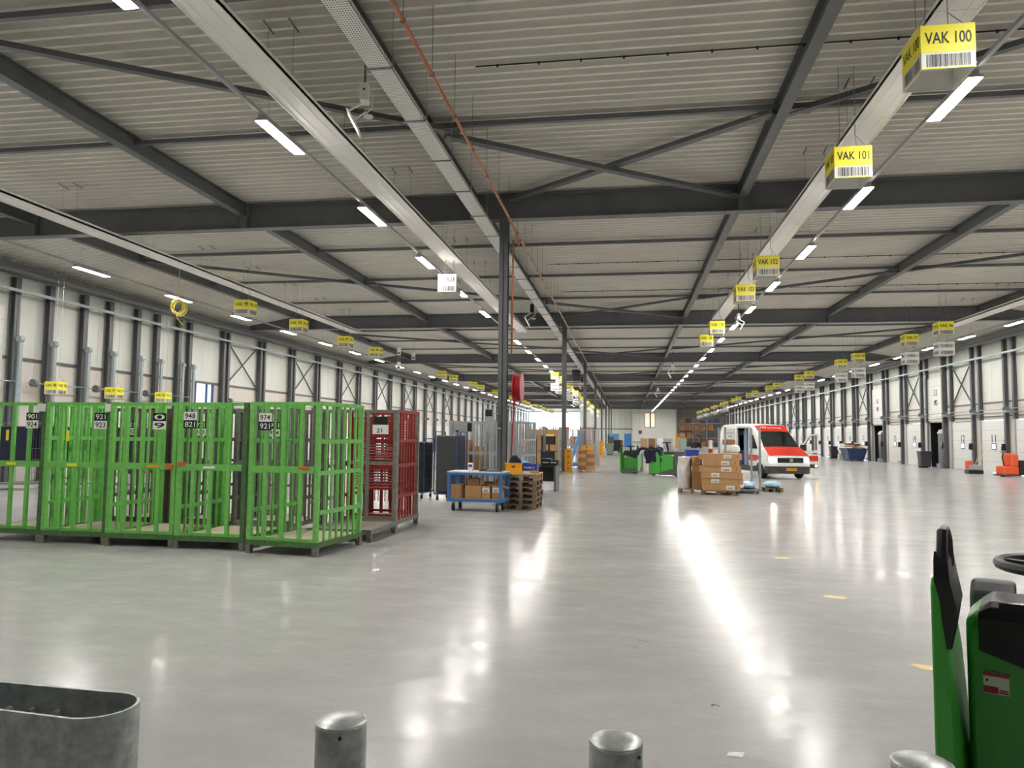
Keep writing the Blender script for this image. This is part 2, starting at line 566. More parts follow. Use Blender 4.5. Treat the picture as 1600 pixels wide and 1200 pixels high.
def ibeam(axis, a, b, c0, z0, z1, w, tf=.02, tw=.014):
    m = MB()
    if axis == 'x':
        m.box(a, b, c0 - w / 2, c0 + w / 2, z0, z0 + tf).box(a, b, c0 - w / 2, c0 + w / 2, z1 - tf, z1).box(a, b, c0 - tw, c0 + tw, z0 + tf, z1 - tf)
    else:
        m.box(c0 - w / 2, c0 + w / 2, a, b, z0, z0 + tf).box(c0 - w / 2, c0 + w / 2, a, b, z1 - tf, z1).box(c0 - tw, c0 + tw, a, b, z0 + tf, z1 - tf)
    return m
def along(a, b): return [a + (b - a) * i for i in (0, 1)]
tag(MB().box(XR - .35, XR - .05, YN + .2, YF - .2, 7.62, 7.9).build('eaves_beam', STEEL), 'long dark eaves beam along the top of the numbered dock wall', 'beam')
tag(MB().box(XL + .05, XL + .35, YN + .2, YF - .2, 7.5, 7.88).build('eaves_beam', STEEL), 'long dark eaves beam along the top of the wall behind the green cages', 'beam')
tag(MB().box(XR - .62, XR - .5, YN + 1, YF - 1, 6.62, 6.72).build('wall_conduit', GALVD), 'long grey conduit across the posts of the numbered dock wall', 'conduit')
tag(MB().box(XL + .5, XL + .62, YN + 1, YF - 1, 6.80, 6.90).build('wall_conduit', GALVD), 'long grey conduit across the posts behind the green cages', 'conduit')
tag(MB().cyl((XL + .75, YN + 1, 7.5), (XL + .75, YF - 2, 7.5), .09, n=10).build('drain_pipe', STEEL, smooth=True), 'dark drain pipe under the eaves behind the green cages', 'pipe')
tag(MB().cyl((XR - .75, YN + 1, 7.45), (XR - .75, YF - 2, 7.45), .09, n=10).build('drain_pipe', STEEL, smooth=True), 'dark drain pipe under the eaves of the numbered dock wall', 'pipe')

# left wall
mb = MB()
mb.box(XL - t, XL, YN, YF, 4.48, ZD)
mb.box(XL - t, XL, YN, 34.9, 0, 4.48, 1).box(XL - t, XL, 36.5, YF, 0, 4.48, 1)
mb.box(XL - t, XL, 34.9, 36.5, 0, 3.2, 1)
mb.box(XL, XL + .04, YN, YF, 4.42, 4.54, 2)
for yy in np.arange(YN + 1, YF, 1.1):
    mb.box(XL, XL + .004, yy, yy + .012, 0, ZD, 1)
struct('wall_left', mb, [WALLW, WALLB, STEEL_L])
w = struct('window_1', MB().box(XL - .06, XL + .03, 34.85, 34.95, 3.2, 4.48).box(XL - .06, XL + .03, 36.45, 36.55, 3.2, 4.48).box(XL - .06, XL + .03, 35.9, 35.98, 3.2, 4.48), BLUED)
MB().box(XL - .08, XL - .06, 34.9, 36.5, 3.2, 4.48).build('window_pane', SKY_P, w)
LP = [23.2, 24.8, 26.6, 28.1, 29.9, 31.3, 33.0, 33.9]
for i, yy in enumerate(LP):
    post(XL + .2, yy, 7.4, 'single dark wall post above the green cages, %s along the wall' % ORD[i], 'posts on the left wall', sy=.24)
    tr = MB().box(XL + .45, XL + .53, yy - .05, yy + .09, 0, 5.05)
    tr.cyl((XL + .49, yy - .1, 5.15), (XL + .49, yy + .08, 5.15), .12, n=12)
    tag(tr.build('door_track', GALVD), 'galvanised track with pulley on the %s post above the green cages' % ORD[i], 'track', 'door tracks on the left wall')
k = 0
yy = 37.3
while yy < YF - 2:
    for dy, nm in ((-.22, 'nearer'), (.24, 'farther')):
        post(XL + .2, yy + dy, 7.4, 'dark wall post past the daylit window, %s of the %s pair' % (nm, ORD[k]), 'posts on the left wall', sy=.2)
    if k % 2 == 0 and k < 14:
        brace('crossed wind brace past the daylit window, after the %s pair of posts' % ORD[k], [((XL + .12, yy + .4, 4.6), (XL + .12, yy + 3.6, 6.9)), ((XL + .10, yy + .4, 6.9), (XL + .10, yy + 3.6, 4.6))], 'wind braces')
    k += 1
    yy += 4.08
# dock doors of the left wall: white sectional panels
def left_door(n, yc, raised=False, txt=None):
    z0 = 3.4 if raised else .05
    mb = MB().box(XL + .02, XL + .07, yc - 1.3, yc + 1.3, z0, z0 + 2.9)
    for q in range(1, 5): mb.box(XL + .07, XL + .073, yc - 1.3, yc + 1.3, z0 + q * .6 - .006, z0 + q * .6 + .006, 1)
    d = struct('door_%d' % n, mb, [DOORW, GALVD])
    if not raised:
        fo = MB().box(XL + .07, XL + .09, yc - .26, yc + .26, z0 + 1.28, z0 + 1.66).build('vision_panel_frame', BLUED, d)
        MB().box(XL + .089, XL + .094, yc - .2, yc + .2, z0 + 1.33, z0 + 1.61).build('vision_pane', SKY_P, fo)
    sh = MB().cyl((XL + .34, yc - 1.9, 3.62), (XL + .34, yc + 1.9, 3.62), .022, n=8)
    sh.build('spring_shaft', GALVD, d)
    MB().cyl((XL + .34, yc - 1.7, 3.62), (XL + .34, yc - 1.54, 3.62), .15, n=14).build('cable_drum', STEEL, d, smooth=True)
    if raised:
        MB().box(XL + .001, XL + .02, yc - 1.3, yc + 1.3, 0, 3.4).build('daylit_opening', SKY_P, d)
    if txt:
        MB().text(txt, (XL + .076, yc, z0 + 1.9), (0, 1, 0), (0, 0, 1), .5, .4).build('door_number', BLK, d)
    return d
dl = left_door(50, 21.6, True)
g = MB().box(XL + .07, XL + .076, 21.6 + .55, 21.6 + 1.15, 4.35, 4.75)
g.prism([(22.3, 4.45), (22.6, 4.45), (22.6, 4.65), (22.5, 4.65), (22.5, 4.5), (22.3, 4.5)], 'x', XL + .075, XL + .08, 1)
g.build('dock_pictogram', [BLK, WHT], dl)
left_door(51, 25.7); left_door(52, 28.95); left_door(53, 32.15)
for i in range(26):
    left_door(54 + i, 39.34 + 4.08 * i, i == 6)

# near wall behind the camera
struct('wall_front', MB().box(XL - .2, XR + .2, YN - .12, YN, 0, ZD), mat('grey_wall_panel', '#8f8e8a', .6))
# far wall, bright on the left, with a built-out white block
mb = MB()
mb.box(-10.6, XR + .2, YF, YF + .15, 0, ZD).box(XL - .2, -10.6, YF, YF + .15, 7.4, ZD).box(XL - .2, -10.6, YF, YF + .15, 0, 1.4)
mb.box(-10.6, 2, YF - .05, YF, 3.55, 3.75, 1)
for yy in np.arange(-10, 20, 1.2): mb.box(yy, yy + .03, YF - .01, YF, 0, ZD, 1)
struct('wall_back', mb, [WALLW, STEEL_L])
w = struct('window_2', MB().box(-22, -10.6, YF - .1, YF + .05, 7.2, 7.4).box(-22, -10.6, YF - .1, YF + .05, 1.3, 1.45).box(-17.3, -17.0, YF - .1, YF + .05, 1.4, 7.2).box(-13.4, -13.1, YF - .1, YF + .05, 1.4, 7.2), STEEL_L)
MB().box(-22, -10.6, YF + .05, YF + .08, 1.4, 7.3).build('window_pane', SKY_B, w)
mb = MB()
BX0, BX1, BY = 1.15, 10.2, 160.5
mb.box(BX0, 3.36, BY, YF, 0, ZD).box(BX0 + 2.2, BX1, BY - .001, YF, 0, ZD)
mb.box(BX0 - .02, 3.0, BY - .03, BY, 7.0, 7.1, 1).box(2.6, 2.64, BY - .012, BY, 0, 7.0, 1)
mb.box(BX0 - .02, 3.0, BY - .05, BY, .5, 1.0, 1).box(BX1, BX1 + .3, BY + .1, YF, 0, ZD, 1)
struct('wall_block', mb, [WALLW, CLIGHT])
w = struct('window_3', MB().box(3.75, 5.85, BY - .1, BY - .03, 4.0, 7.0).box(4.75, 5.0, BY - .14, BY - .09, 4.0, 7.0, 1), [mat('warm_lit_room', '#f4dcc0', .6, emit=.13), BLACK])
for x0, x1, z0, z1 in ((3.7, 5.9, 3.95, 4.02), (3.7, 5.9, 6.98, 7.05), (3.7, 3.78, 4, 7), (5.82, 5.9, 4, 7)):
    MB().box(x0, x1, BY - .16, BY - .02, z0, z1).build('window_frame', BLACK, w)
o = tag(MB().cyl((2.75, BY - .12, 2.95), (2.75, BY - .03, 2.95), .42, n=24).build('round_sign', REDH), 'round dark red sign on the white block at the far end', 'sign')
MB().cyl((2.75, BY - .14, 2.95), (2.75, BY - .12, 2.95), .14, n=16).build('sign_centre', DARKG, o)

# roof girders, secondary beams, struts, bracing
for i in range(0, 9):
    Y = BAY * i
    if i == 0: Y = .2
    m = ibeam('x', XL + .4, XR - .4, Y, 7.8, 8.52, .32, .03, .012)
    for x in (-18, -11.05, -4.2, 3.0, 10.25, 17.3):
        m.box(x - .1, x + .1, Y - .15, Y + .15, 7.83, 8.5)
    m.box(-.6, -.58, Y - .13, Y + .13, 7.83, 8.5)
    tag(m.build('roof_girder', STEEL), 'deep dark roof girder across the hall, %s' % (ORD[i - 1] + ' from the camera' if i else 'right above the camera'), 'girder', 'roof girders')
SX = (-18, -11.05, -4.2, 3.0, 10.25, 17.3)
SN = ('by the left wall', 'left of the left light row', 'over the column row', 'right of the columns', 'right of the right light row', 'by the right wall')
for i in range(8):
    a, b = BAY * i + (.4 if i else .5), BAY * (i + 1) - .18
    for x, nm in zip(SX, SN):
        m = ibeam('y', a, b, x, 8.15, 8.52, .22, .02, .01)
        tag(m.build('secondary_beam', STEEL_L), 'dark lengthwise roof beam %s, %s bay from the camera' % (nm, ORD[i]), 'beam', 'lengthwise roof beams')
for i in range(8):
    for k, nm in ((1, 'first'), (2, 'middle'), (3, 'last')):
        Y = BAY * i + BAY / 4 * k
        m = MB().box(XL + 3.4, XR - 3.4, Y - .05, Y + .05, 8.36, 8.46)
        tag(m.build('roof_strut', STEEL), 'thin dark strut across the roof, %s of three in the %s bay' % (nm, ORD[i]), 'strut', 'roof struts')
    G = BAY * (i + 1)
    q = BAY / 4
    zb = 8.26
    def br(nm, a, b, w_=.14, z=zb):
        m = MB().bar((a[0], a[1], z), (b[0], b[1], z), w_, .1)
        for e, d in ((a, b), (b, a)):
            ex = e[0] + (d[0] - e[0]) * .035; ey = e[1] + (d[1] - e[1]) * .035
            m.cbox((ex, ey, z - .02), (.42, .26, .03))
        tag(m.build('roof_brace', STEEL_L), 'dark diagonal roof brace %s, in the %s bay' % (nm, ORD[i]), 'brace', 'roof braces')
    br('falling to the right from the column row', (-3.8, G - q), (2.9, G - .1), .2, 8.2)
    br('rising to the right from the column row', (-3.3, G - .1), (2.9, G - q), .2, 8.32)
    br('left of the column row', (-11, G - 2 * q), (-3.5, G - q))
    br('right of the crossed pair', (3.1, G - q), (10.2, G - 2 * q))
    br('left of the left lamp row', (-18, G - 3 * q), (-11.1, G - 2 * q))
    br('right of the right lamp row', (10.3, G - 2 * q), (17.2, G - 3 * q))

# columns
for i in range(1, 9):
    Y = BAY * i
    m = MB()
    w_ = .24
    m.box(-3.35 - w_ / 2, -3.35 + w_ / 2, Y - w_ / 2, Y - w_ / 2 + .02, 0.02, 7.78).box(-3.35 - w_ / 2, -3.35 + w_ / 2, Y + w_ / 2 - .02, Y + w_ / 2, 0.02, 7.78).box(-3.36, -3.34, Y - w_ / 2, Y + w_ / 2, 0.02, 7.78)
    o = tag(m.build('column', STEEL_L), 'tall dark steel column in the central row, %s from the camera' % ORD[i - 1], 'column', 'central columns')
    MB().box(-3.35 - .2, -3.35 + .2, Y - .2, Y + .2, 0, .02).build('base_plate', STEEL, o)
    MB().box(-3.35 - .115, -3.35 + .17, Y - .17, Y + .17, 7.765, 7.8).build('head_plate', STEEL, o)

# ------------------------------------------------------------------ services under the roof
ROWS = ((-6.3, 'left of the columns', -2, 31), (5.17, 'right of the columns', -2, 30), (-18.05, 'by the left wall', -1, 32), (17.8, 'by the right wall', -1, 30))
LS = BAY / 4
housing = MB().box(-.107, .107, -.78, .78, -.012, .03).box(-.05, .05, -.78, .78, .03, .09).mesh('luminaire_housing', TRUNK)
diff = MB().box(-.1, .1, -.77, .77, -.02, -.012).mesh('luminaire_diffuser', LIGHTM)  # wider than the real lamp: its glow is built into the shape
wire_n = 0
for X, nm, k0, k1 in ROWS:
    y0, y1 = 12.4 + LS * k0 - 1.5, 12.4 + LS * (k1 - 1) + 1.2
    t_ = thing('light_trunking', 'long grey lighting trunking carrying the lamp row %s' % nm, 'trunking', (X, y0, 7.3), 0, 'lighting trunkings')
    MB().box(-.035, .035, 0, y1 - y0, .09, .15).build('trunk_rail', TRUNK, t_)
    ww = MB()
    yy = 1.0
    while yy < min(y1 - y0, 75):
        ww.cyl((0, yy, .15), (0, yy, 1.24), .004, n=5)
        yy += LS
    ww.build('suspension_wires', WIRE, t_)
    for k in range(k0, k1):
        r_ = thing('strip_luminaire', 'lit strip lamp in the row %s, %s' % (nm, ORD[k] + ' from the camera' if k >= 0 else ('first', 'second')[-k - 1] + ' behind the camera'), 'lamp', (X, 12.4 + LS * k, 7.3), 0, 'strip luminaires')
        for nn, me in (('lamp_housing', housing), ('diffuser', diff)):
            o = bpy.data.objects.new(nn, me); C.objects.link(o); o.parent = r_

def radiant(nm, X, y0, y1, z=7.5, w_=.56, seg=3.3):
    t_ = thing('radiant_heating_panel', 'long white heating panel under the roof %s' % nm, 'heating panel', (X, 0, z), 0, 'radiant heating panels')
    y = y0
    while y < y1 - .5:
        e = min(y + seg, y1)
        b = MB().box(-w_ / 2, w_ / 2, y + .006, e - .006, 0, .05).box(-w_ / 2, -w_ / 2 + .02, y, e, -.02, .11).box(w_ / 2 - .02, w_ / 2, y, e, -.02, .11)
        for x in (-.12, .12): b.box(x - .008, x + .008, y + .006, e - .006, -.006, 0)
        b.build('panel_segment', RADW, t_)
        ww = MB()
        for x in (-.22, .22):
            ww.cyl((x, y + .8, .1), (x, y + .8, 1.03), .004, n=5)
            ww.bar((x, y + .62, 1.03), (x, y + .98, 1.0), .025, .02)
        ww.build('hanger', STEEL, t_)
        y = e
radiant('left of the column row', -5.6, YN + 1, 39.5)
radiant('above the yellow signs VAK 100 to 105', 4.3, YN + 1, 36)
radiant('over the green cages', -14.95, YN + 1, 39)
radiant('by the numbered dock wall', 15.9, YN + 1, 40)

# perforated cable tray along the columns
t_ = thing('cable_tray', 'long perforated metal cable tray running left of the column row', 'cable tray', (-3.72, 0, 7.42), 0)
MB().box(-.18, .18, YN + 1, 150, 0, .004).box(-.18, -.175, YN + 1, 150, 0, .07).box(.175, .18, YN + 1, 150, 0, .07).build('tray_channel', TRAY, t_)
y = YN + 1.6
hs = 0
while y < 110:
    b = MB().bar((-.22, y, -.012), (.2, y, -.012), .03, .022).cyl((.2, y, 0), (.2, y, 1.1), .006, n=5)
    b.tube([(.19, y, -.01), (.215, y, .05), (.215, y, .2), (.19, y, .24)], .008, 5)
    b.build('tray_bracket', GALVD, t_)
    y += 1.9
cb = MB()
for dx, r_ in ((-.08, .02), (0, .03), (.09, .025)):
    cb.tube([(dx + .02 * math.sin(i * .9), YN + 1.5 + i * 6, .03 + r_) for i in range(26)], r_, 6)
cb.build('cables', BLACK, t_)
# copper pipe
t_ = thing('copper_pipe', 'long copper pipe under the roof right of the cable tray, bent at the nearest column', 'pipe', (0, 0, 0))
cl = MB().tube([(-2.98, YN + 1, 7.42), (-2.98, 18.6, 7.42), (-2.96, 19.3, 7.36), (-2.95, 19.75, 7.1), (-2.96, 20.2, 7.36), (-2.98, 21, 7.42), (-2.98, 150, 7.42)], .03, 8)
MB().tube([(-3.1, 19.75, 7.25), (-3.12, 19.75, 4.1)], .025, 8).build('riser', COP, t_, smooth=True)
y = YN + 2.2
while y < 90:
    cl.cyl((-2.98, y - .02, 7.42), (-2.98, y + .02, 7.42), .042, n=10, m=1).cyl((-2.98, y, 7.45), (-2.98, y, 8.545), .006, n=5, m=1)
    y += 1.5
cl.build('pipe_run', [COP, STEEL], t_, smooth=True)
# thin conduits across the roof
for i, (Y, x0, x1) in enumerate(((12.6, -2.7, 20), (33.5, -3, 20), (28.0, -3, 20))):
    m = MB().cyl((x0, Y, 8.5), (x1, Y, 8.5), .014, n=6)
    for x in np.arange(x0 + .4, x1, .75): m.cbox((x, Y, 8.49), (.04, .03, .05))
    tag(m.build('roof_conduit', BLACK, smooth=False), 'thin black conduit clipped across the roof, %s one' % ('nearest', 'farthest', 'middle')[i], 'conduit', 'thin roof conduits')

# hose reel on the nearest column
t_ = thing('hose_reel', 'red hose reel hung high on the nearest column', 'hose reel', (-2.93, 19.75, 3.15))
MB().lathe([(.1, -.11), (.42, -.11), (.42, -.09), (.3, -.06), (.3, .06), (.42, .09), (.42, .11), (.1, .11)], n=28, axis='x').build('reel_drum', REDP, t_, smooth=True)
m = MB()
for k in range(5):
    m.tube([(-.07 + k * .035, .34 * math.cos(a), .34 * math.sin(a)) for a in np.linspace(0, 2 * PI, 25)[:-1]], .022, 6, closed=True)
m.build('wound_hose', REDH, t_, smooth=True)
MB().box(-.42, .02, -.04, .04, -.05, .05).build('reel_bracket', STEEL, t_)
MB().tube([(-.05, -.3, -.25), (-.1, -.18, -.9), (-.14, -.1, -1.5), (-.16, -.12, -2.0)], .022, 8).build('hanging_hose', REDH, t_, smooth=True)
MB().box(-.2, -.1, -.2, -.08, -2.2, -1.95).build('hose_nozzle', REDP, t_)

def antenna(label, loc, rotz, s=1., dark=False, group='antennas and cameras under the roof'):
    t_ = thing('ceiling_antenna', label, 'antenna', loc, rotz, group)
    t_.scale = (s, s, s)
    MB().cyl((0, 0, .25), (0, 0, 1.1), .018, n=8).build('mounting_pole', STEEL, t_)
    MB().box(-.07, .07, -.13, .1, .02, .32).build('access_point', [WHT, BLACK][dark], t_, bevel=.02)
    MB().cyl((.0, -.135, .2), (0, -.131, .2), .02, n=10).build('sensor_eye', BLACK, t_)
    MB().cbox((-.3, 0, -.2), (.03, .34, .4)).build('panel_antenna', WHT, t_, bevel=.01).rotation_euler = (0, -.5, 0)
    MB().bar((-.26, 0, -.12), (.02, 0, .06), .03).bar((-.2, 0, -.3), (.03, 0, -.12), .02).build('tilt_arm', WHT, t_)
    MB().lathe([(.02, -.2), (.08, -.19), (.08, -.17), (.02, -.165)], (.06, 0, -.02), 16).build('dome_sensor', WHT, t_, smooth=True)
    MB().tube([(.02, -.05, .28), (.13, -.05, .15), (.12, 0, -.05), (.03, 0, -.15)], .012, 6).build('white_cable', WHT, t_, smooth=True)
    return t_
antenna('white wireless antenna with tilted panel beside the near end of the cable tray', (-4.25, 11.2, 7.25), .25)
antenna('black and white antenna beside the cable tray past the nearest column', (-4.1, 31.6, 7.2), .1, 1.2, True)
antenna('small white antenna between zone sign 103 and the lamp row', (4.9, 33.6, 7.1), PI, .9)
antenna('white antenna hung left of the lamp row beside the third girder', (3.4, 57, 7.0), .1, 1.3)
antenna('white antenna hung left of the far part of the right lamp row', (3.4, 84, 7.0), .1, 1.3)
antenna('dark camera on the cable tray between the third and fourth columns', (-4.25, 70, 7.0), .1, 1.3, True)
# dark speaker boxes at the columns
for Y, l in ((59.2, 'third'), (118.5, 'sixth')):
    o = tag(MB().cbox((-4.05, Y - .3, 6.75), (.62, .25, .9)).build('speaker_box', BLACK, bevel=.02), 'black box hung beside the top of the %s column' % l, 'speaker box', 'black boxes at the columns')
    MB().bar((-4.05, Y - .3, 7.2), (-4.05, Y - .3, 8.66), .03).build('hanging_rod', STEEL, o)
# coil of yellow cable hanging at the left lamp row
t_ = thing('cable_coil', 'coil of yellow cable hanging from the lamp row by the left wall', 'cable', (-17.6, 26.5, 6.85))
m = MB()
for k in range(5):
    rr = .26 + .03 * math.sin(k * 2)
    m.tube([(rr * math.cos(a) + .03 * k - .05, .02 * k, rr * 1.05 * math.sin(a) - .02 * k) for a in np.linspace(0, 2 * PI, 22)[:-1]], .018, 6, closed=True)
m.build('coil', YCAB, t_, smooth=True)
MB().tube([(0, 0, .25), (.03, 0, .8), (0, 0, 1.705)], .014, 6).build('cable_drop', YCAB, t_)
MB().tube([(-.1, 0, -.25), (.05, 0, -.55), (.25, 0, -.75)], .016, 6).build('cable_tail', YCAB, t_, smooth=True)

# ------------------------------------------------------------------ hanging zone signs
SW, SH = .62, .56
def sign_box(col):
    m = MB()
    h = SW / 2
    m.box(-h, h, -h, -h + .012, 0, SH).box(-h, h, h - .012, h, 0, SH).box(-h, -h + .012, -h, h, 0, SH).box(h - .012, h, -h, h, 0, SH)
    m.box(-h, h, -h, h, SH - .3, SH - .29)
    return m
h = SW / 2 + .003
BODY = {}
def sign_mesh(yellow, seed):
    k = (yellow, seed)
    if k in BODY: return BODY[k]
    m = sign_box(0)
    for a in range(4):
        m.T = Matrix.Rotation(a * PI / 2, 4, 'Z')
        if yellow:
            m.quad((-h, -h, SH * .37), (h, -h, SH * .37), (h, -h, SH), (-h, -h, SH), 1)
            m.quad((-h, -h, 0), (h, -h, 0), (h, -h, .018), (-h, -h, .018), 1)
        m.barcode((0, -h - .002, SH * .19), (1, 0, 0), (0, 0, 1), .50, SH * .28, 2, seed=seed)
    BODY[k] = m.mesh('sign_body', [WHT, YEL, GREYP])
    return BODY[k]
def lettering(st, wfrac):
    m = MB()
    for a in range(4):
        m.T = Matrix.Rotation(a * PI / 2, 4, 'Z')
        m.text(st, (0, -h - .003, SH * .70), (1, 0, 0), (0, 0, 1), SW * wfrac, .15)
    return m.mesh('lettering', BLK)
def hanger(zt):
    m = MB()
    for x in (-.24, .24):
        m.cyl((x, -.25, SH), (x * .55, 0, SH + .32), .006, n=4).cyl((x, .25, SH), (x * .55, 0, SH + .32), .006, n=4)
        m.cyl((x * .55, 0, SH + .32), (x * .55, 0, zt), .007, n=4)
    return m.mesh('hanger', WIRE)
HANG = {}
def put(nm, me, par):
    o = bpy.data.objects.new(nm, me); C.objects.link(o); o.parent = par
    return o
def zone_sign(x, y, z, st, label, group, yellow=True, rot=0., top=8.66, hang=True, text=True, scale=1.):
    r_ = thing('zone_sign', label, 'sign', (x, y, z), rot, group)
    r_.scale = (scale,) * 3
    put('sign_body', sign_mesh(yellow, int(abs(y)) % 4), r_)
    if text: put('lettering', lettering(st, .86 if len(st) > 5 else .7), r_)
    if hang:
        k = round((top - z) / scale, 2)
        if k not in HANG: HANG[k] = hanger(k)
        put('hanger', HANG[k], r_)
    return r_
for n, y in ((100, 9.75), (101, 13.6), (102, 21.5), (103, 25.4), (104, 33.2), (105, 37.6)):
    zone_sign(3.9, y, 6.4, 'VAK %d' % n, 'yellow hanging box sign reading VAK %d in the right lamp row' % n, 'yellow zone signs')
zone_sign(-5.65, 22.8, 6.4, 'WLA BULK', 'white hanging box sign reading WLA BULK left of the nearest column', 'white zone signs', False)
n = 99
for i, y in enumerate((26.3, 31.0, 36.6, 41.3, 57.1, 61.0, 69.2, 73.0, 81.0, 84.9, 92.9, 96.8, 104.8, 108.7, 116.7, 120.6, 128.6, 132.5, 140.5, 144.4)):
    zone_sign(-14.6, y, 6.4, 'VAK %d' % (n - i), 'yellow hanging box sign reading VAK %d by the left lamp row' % (n - i) if i < 10 else 'small yellow hanging box sign far off by the left lamp row, %s of the row' % ORD[i], 'yellow zone signs', text=i < 12)
WN = 0
for i, y in enumerate((34.3, 38.2, 46.3, 49.9, 58.3, 61.6, 70.4, 74.3, 82.2, 86.1, 94.1, 98, 106, 110, 118, 122, 130, 134, 142, 146)):
    zone_sign(13.6, y, 6.4, 'VAK %02d' % (6 + i), 'yellow hanging box sign reading VAK %02d by the numbered dock wall' % (6 + i) if i < 10 else 'small yellow hanging box sign far off by the right lamp row, %s of the row' % ORD[i], 'yellow zone signs', text=i < 12)
    if i < 6 or i > 11:
        zone_sign(13.6, y, 5.52, 'DHB06%d1' % i, 'white hanging box sign below the yellow VAK %02d sign' % (6 + i) if i < 10 else 'small white hanging box sign below the %s far yellow sign by the dock wall' % ORD[i], 'white zone signs', False, top=6.67, text=i < 6)
for i, y in enumerate((58.6, 62.5, 70.6, 74.5, 82.5, 86.4, 94.4, 98.3, 106.3, 110.2, 118.2, 122.1, 130.1, 134, 142, 146)):
    zone_sign(-5.7, y, 6.4, 'VAK %d' % (94 - i), 'yellow hanging box sign in the row beside the far columns, %s of the row' % ORD[i], 'yellow zone signs', text=i < 8)
    zone_sign(-5.7, y, 5.5, 'DHB0%d' % (90 - i), 'white hanging box sign below the %s yellow one beside the far columns' % ORD[i], 'white zone signs', False, top=6.67, text=i < 6)
for n, y in ((98, 23.1), (97, 26.1), (96, 29.2)):
    zone_sign(-19.9, y, 3.15, 'VAK %d' % n, 'low yellow box sign reading VAK %d just above the green cages' % n, 'yellow zone signs', rot=.05, top=8.40, scale=.78)
for i, (x, y, z) in enumerate(((-12.2, 38.2, 6.15), (-12.1, 40.6, 6.15), (-12.2, 38.2, 5.35))):
    o = tag(MB().box(x - .1, x + .1, y - .02, y + .02, z, z + .42).build('hanging_card', WHT), 'small white hanging card sign right of VAK 96, %s' % ('upper left one', 'right one', 'lower left one')[i], 'sign', 'white hanging cards')
    MB().box(x - .06, x + .06, y - .024, y - .02, z + .06, z + .16).build('barcode', GREYP, o)
    MB().cyl((x - .06, y, z + .42), (x - .06, y, 8.66 if i < 2 else 6.15), .006, n=4).cyl((x + .06, y, z + .42), (x + .06, y, 8.66 if i < 2 else 6.15), .006, n=4).build('hanger', WIRE, o)

# ------------------------------------------------------------------ stillage cages
def cage(label, loc, rotz, Wd, D, H, fm, pm=None, panels='FLRB', plates=(), group=None, deck=None, nf=3, ns=6, stickers=(), name='stillage_cage', fposts=True, dark=()):
    """origin: middle of the front edge on the floor; x to the right, y to the back"""
    pm = pm or fm
    deck = deck or DECKW
    t_ = thing(name, label, 'cage', loc, rotz, group)
    b = MB()
    z0, z1 = .13, .21
    b.box(-Wd / 2, Wd / 2, 0, .06, z0, z1).box(-Wd / 2, Wd / 2, D - .06, D, z0, z1).box(-Wd / 2, -Wd / 2 + .06, .06, D - .06, z0, z1).box(Wd / 2 - .06, Wd / 2, .06, D - .06, z0, z1)
    b.build('base_frame', GREEND if fm is GREEN else fm, t_)
    d = MB()
    for k in range(4):
        a = -Wd / 2 + .06 + (Wd - .12) / 4 * k
        d.box(a + .004, a + (Wd - .12) / 4 - .004, .06, D - .06, .185, .205)
    d.build('deck_boards', deck, t_)
    for sx in (-1, 1):
        for sy in (0, 1):
            yy = .005 if sy == 0 else D - .085
            xx = sx * (Wd / 2 - .045)
            MB().box(xx - .04, xx + .04, yy, yy + .08, 0, .13).prism([(yy + .04, .13), (yy + .04 + (.14 if sy == 0 else -.14), .13), (yy + .04, .03)], 'x', xx - .008, xx + .008).build('foot', CGREY if fm is GREEN else fm, t_)
            if fposts or sy:
                MB().box(xx - .035, xx + .035, yy + .005, yy + .075, z1, H).build('corner_post', GREEND if sx in dark and not sy else fm, t_)
    bw = .062
    zm = 1.30
    if 'F' in panels:
        p_ = MB()
        p_.box(-Wd / 2 + .08, Wd / 2 - .08, .012, .05, H - .055, H).box(-Wd / 2 + .08, Wd / 2 - .08, .0, .035, zm - .05, zm + .05)
        p_.box(-Wd / 2 + .08, Wd / 2 - .08, .015, .05, z1, z1 + .05)
        for k in range(nf):
            x = -Wd / 2 + Wd * (k + 1) / (nf + 1)
            p_.box(x - bw / 2, x + bw / 2, -.006, .034, z1 + .02, H - .02)
        p_.build('front_gate', pm, t_)
    if 'B' in panels:
        p_ = MB()
        y = D - .05
        for zz in (H - .055, zm - .03, .78):
            p_.box(-Wd / 2 + .08, Wd / 2 - .08, y, y + .03, zz, zz + .055)
        for k in range(5):
            x = -Wd / 2 + Wd * (k + 1) / 6
            p_.box(x - bw / 2, x + bw / 2, y - .01, y + .02, z1, H - .02)
        p_.build('back_panel', pm, t_)
    for sd, sx in (('L', -1), ('R', 1)):
        if sd not in panels: continue
        p_ = MB()
        x = sx * (Wd / 2 - .035)
        for zz in (H - .055, 1.70, 1.22, .62):
            p_.box(x - .015 + sx * .012, x + .015 + sx * .012, .08, D - .08, zz, zz + .065)
        for k in range(ns):
            y = .08 + (D - .16) * (k + 1) / (ns + 1)
            p_.box(x - .015, x + .015, y - .02, y + .02, z1, H - .02)
        p_.build('left_panel' if sx < 0 else 'right_panel', pm, t_)
    for (x, z, rows) in plates:
        m = MB()
        for i, (st, inv) in enumerate(rows):
            zz = z - i * .135
            m.box(x - .115, x + .115, -.012, -.008, zz - .065, zz + .065, 0 if inv else 1)
            m.text(st, (x, -.014, zz), (1, 0, 0), (0, 0, 1), .18, .085, 1 if inv else 0)
        m.build('number_plate', [BLK, WHT], t_)
    for (x, z, w_, h_, mm) in stickers:
        MB().box(x - w_ / 2, x + w_ / 2, -.012, -.007, z - h_ / 2, z + h_ / 2).build('sticker', mm, t_)
    return t_
GC = 'green stillage cages'
P2 = lambda a, b, ia, ib: [(a, ia), (b, ib)]
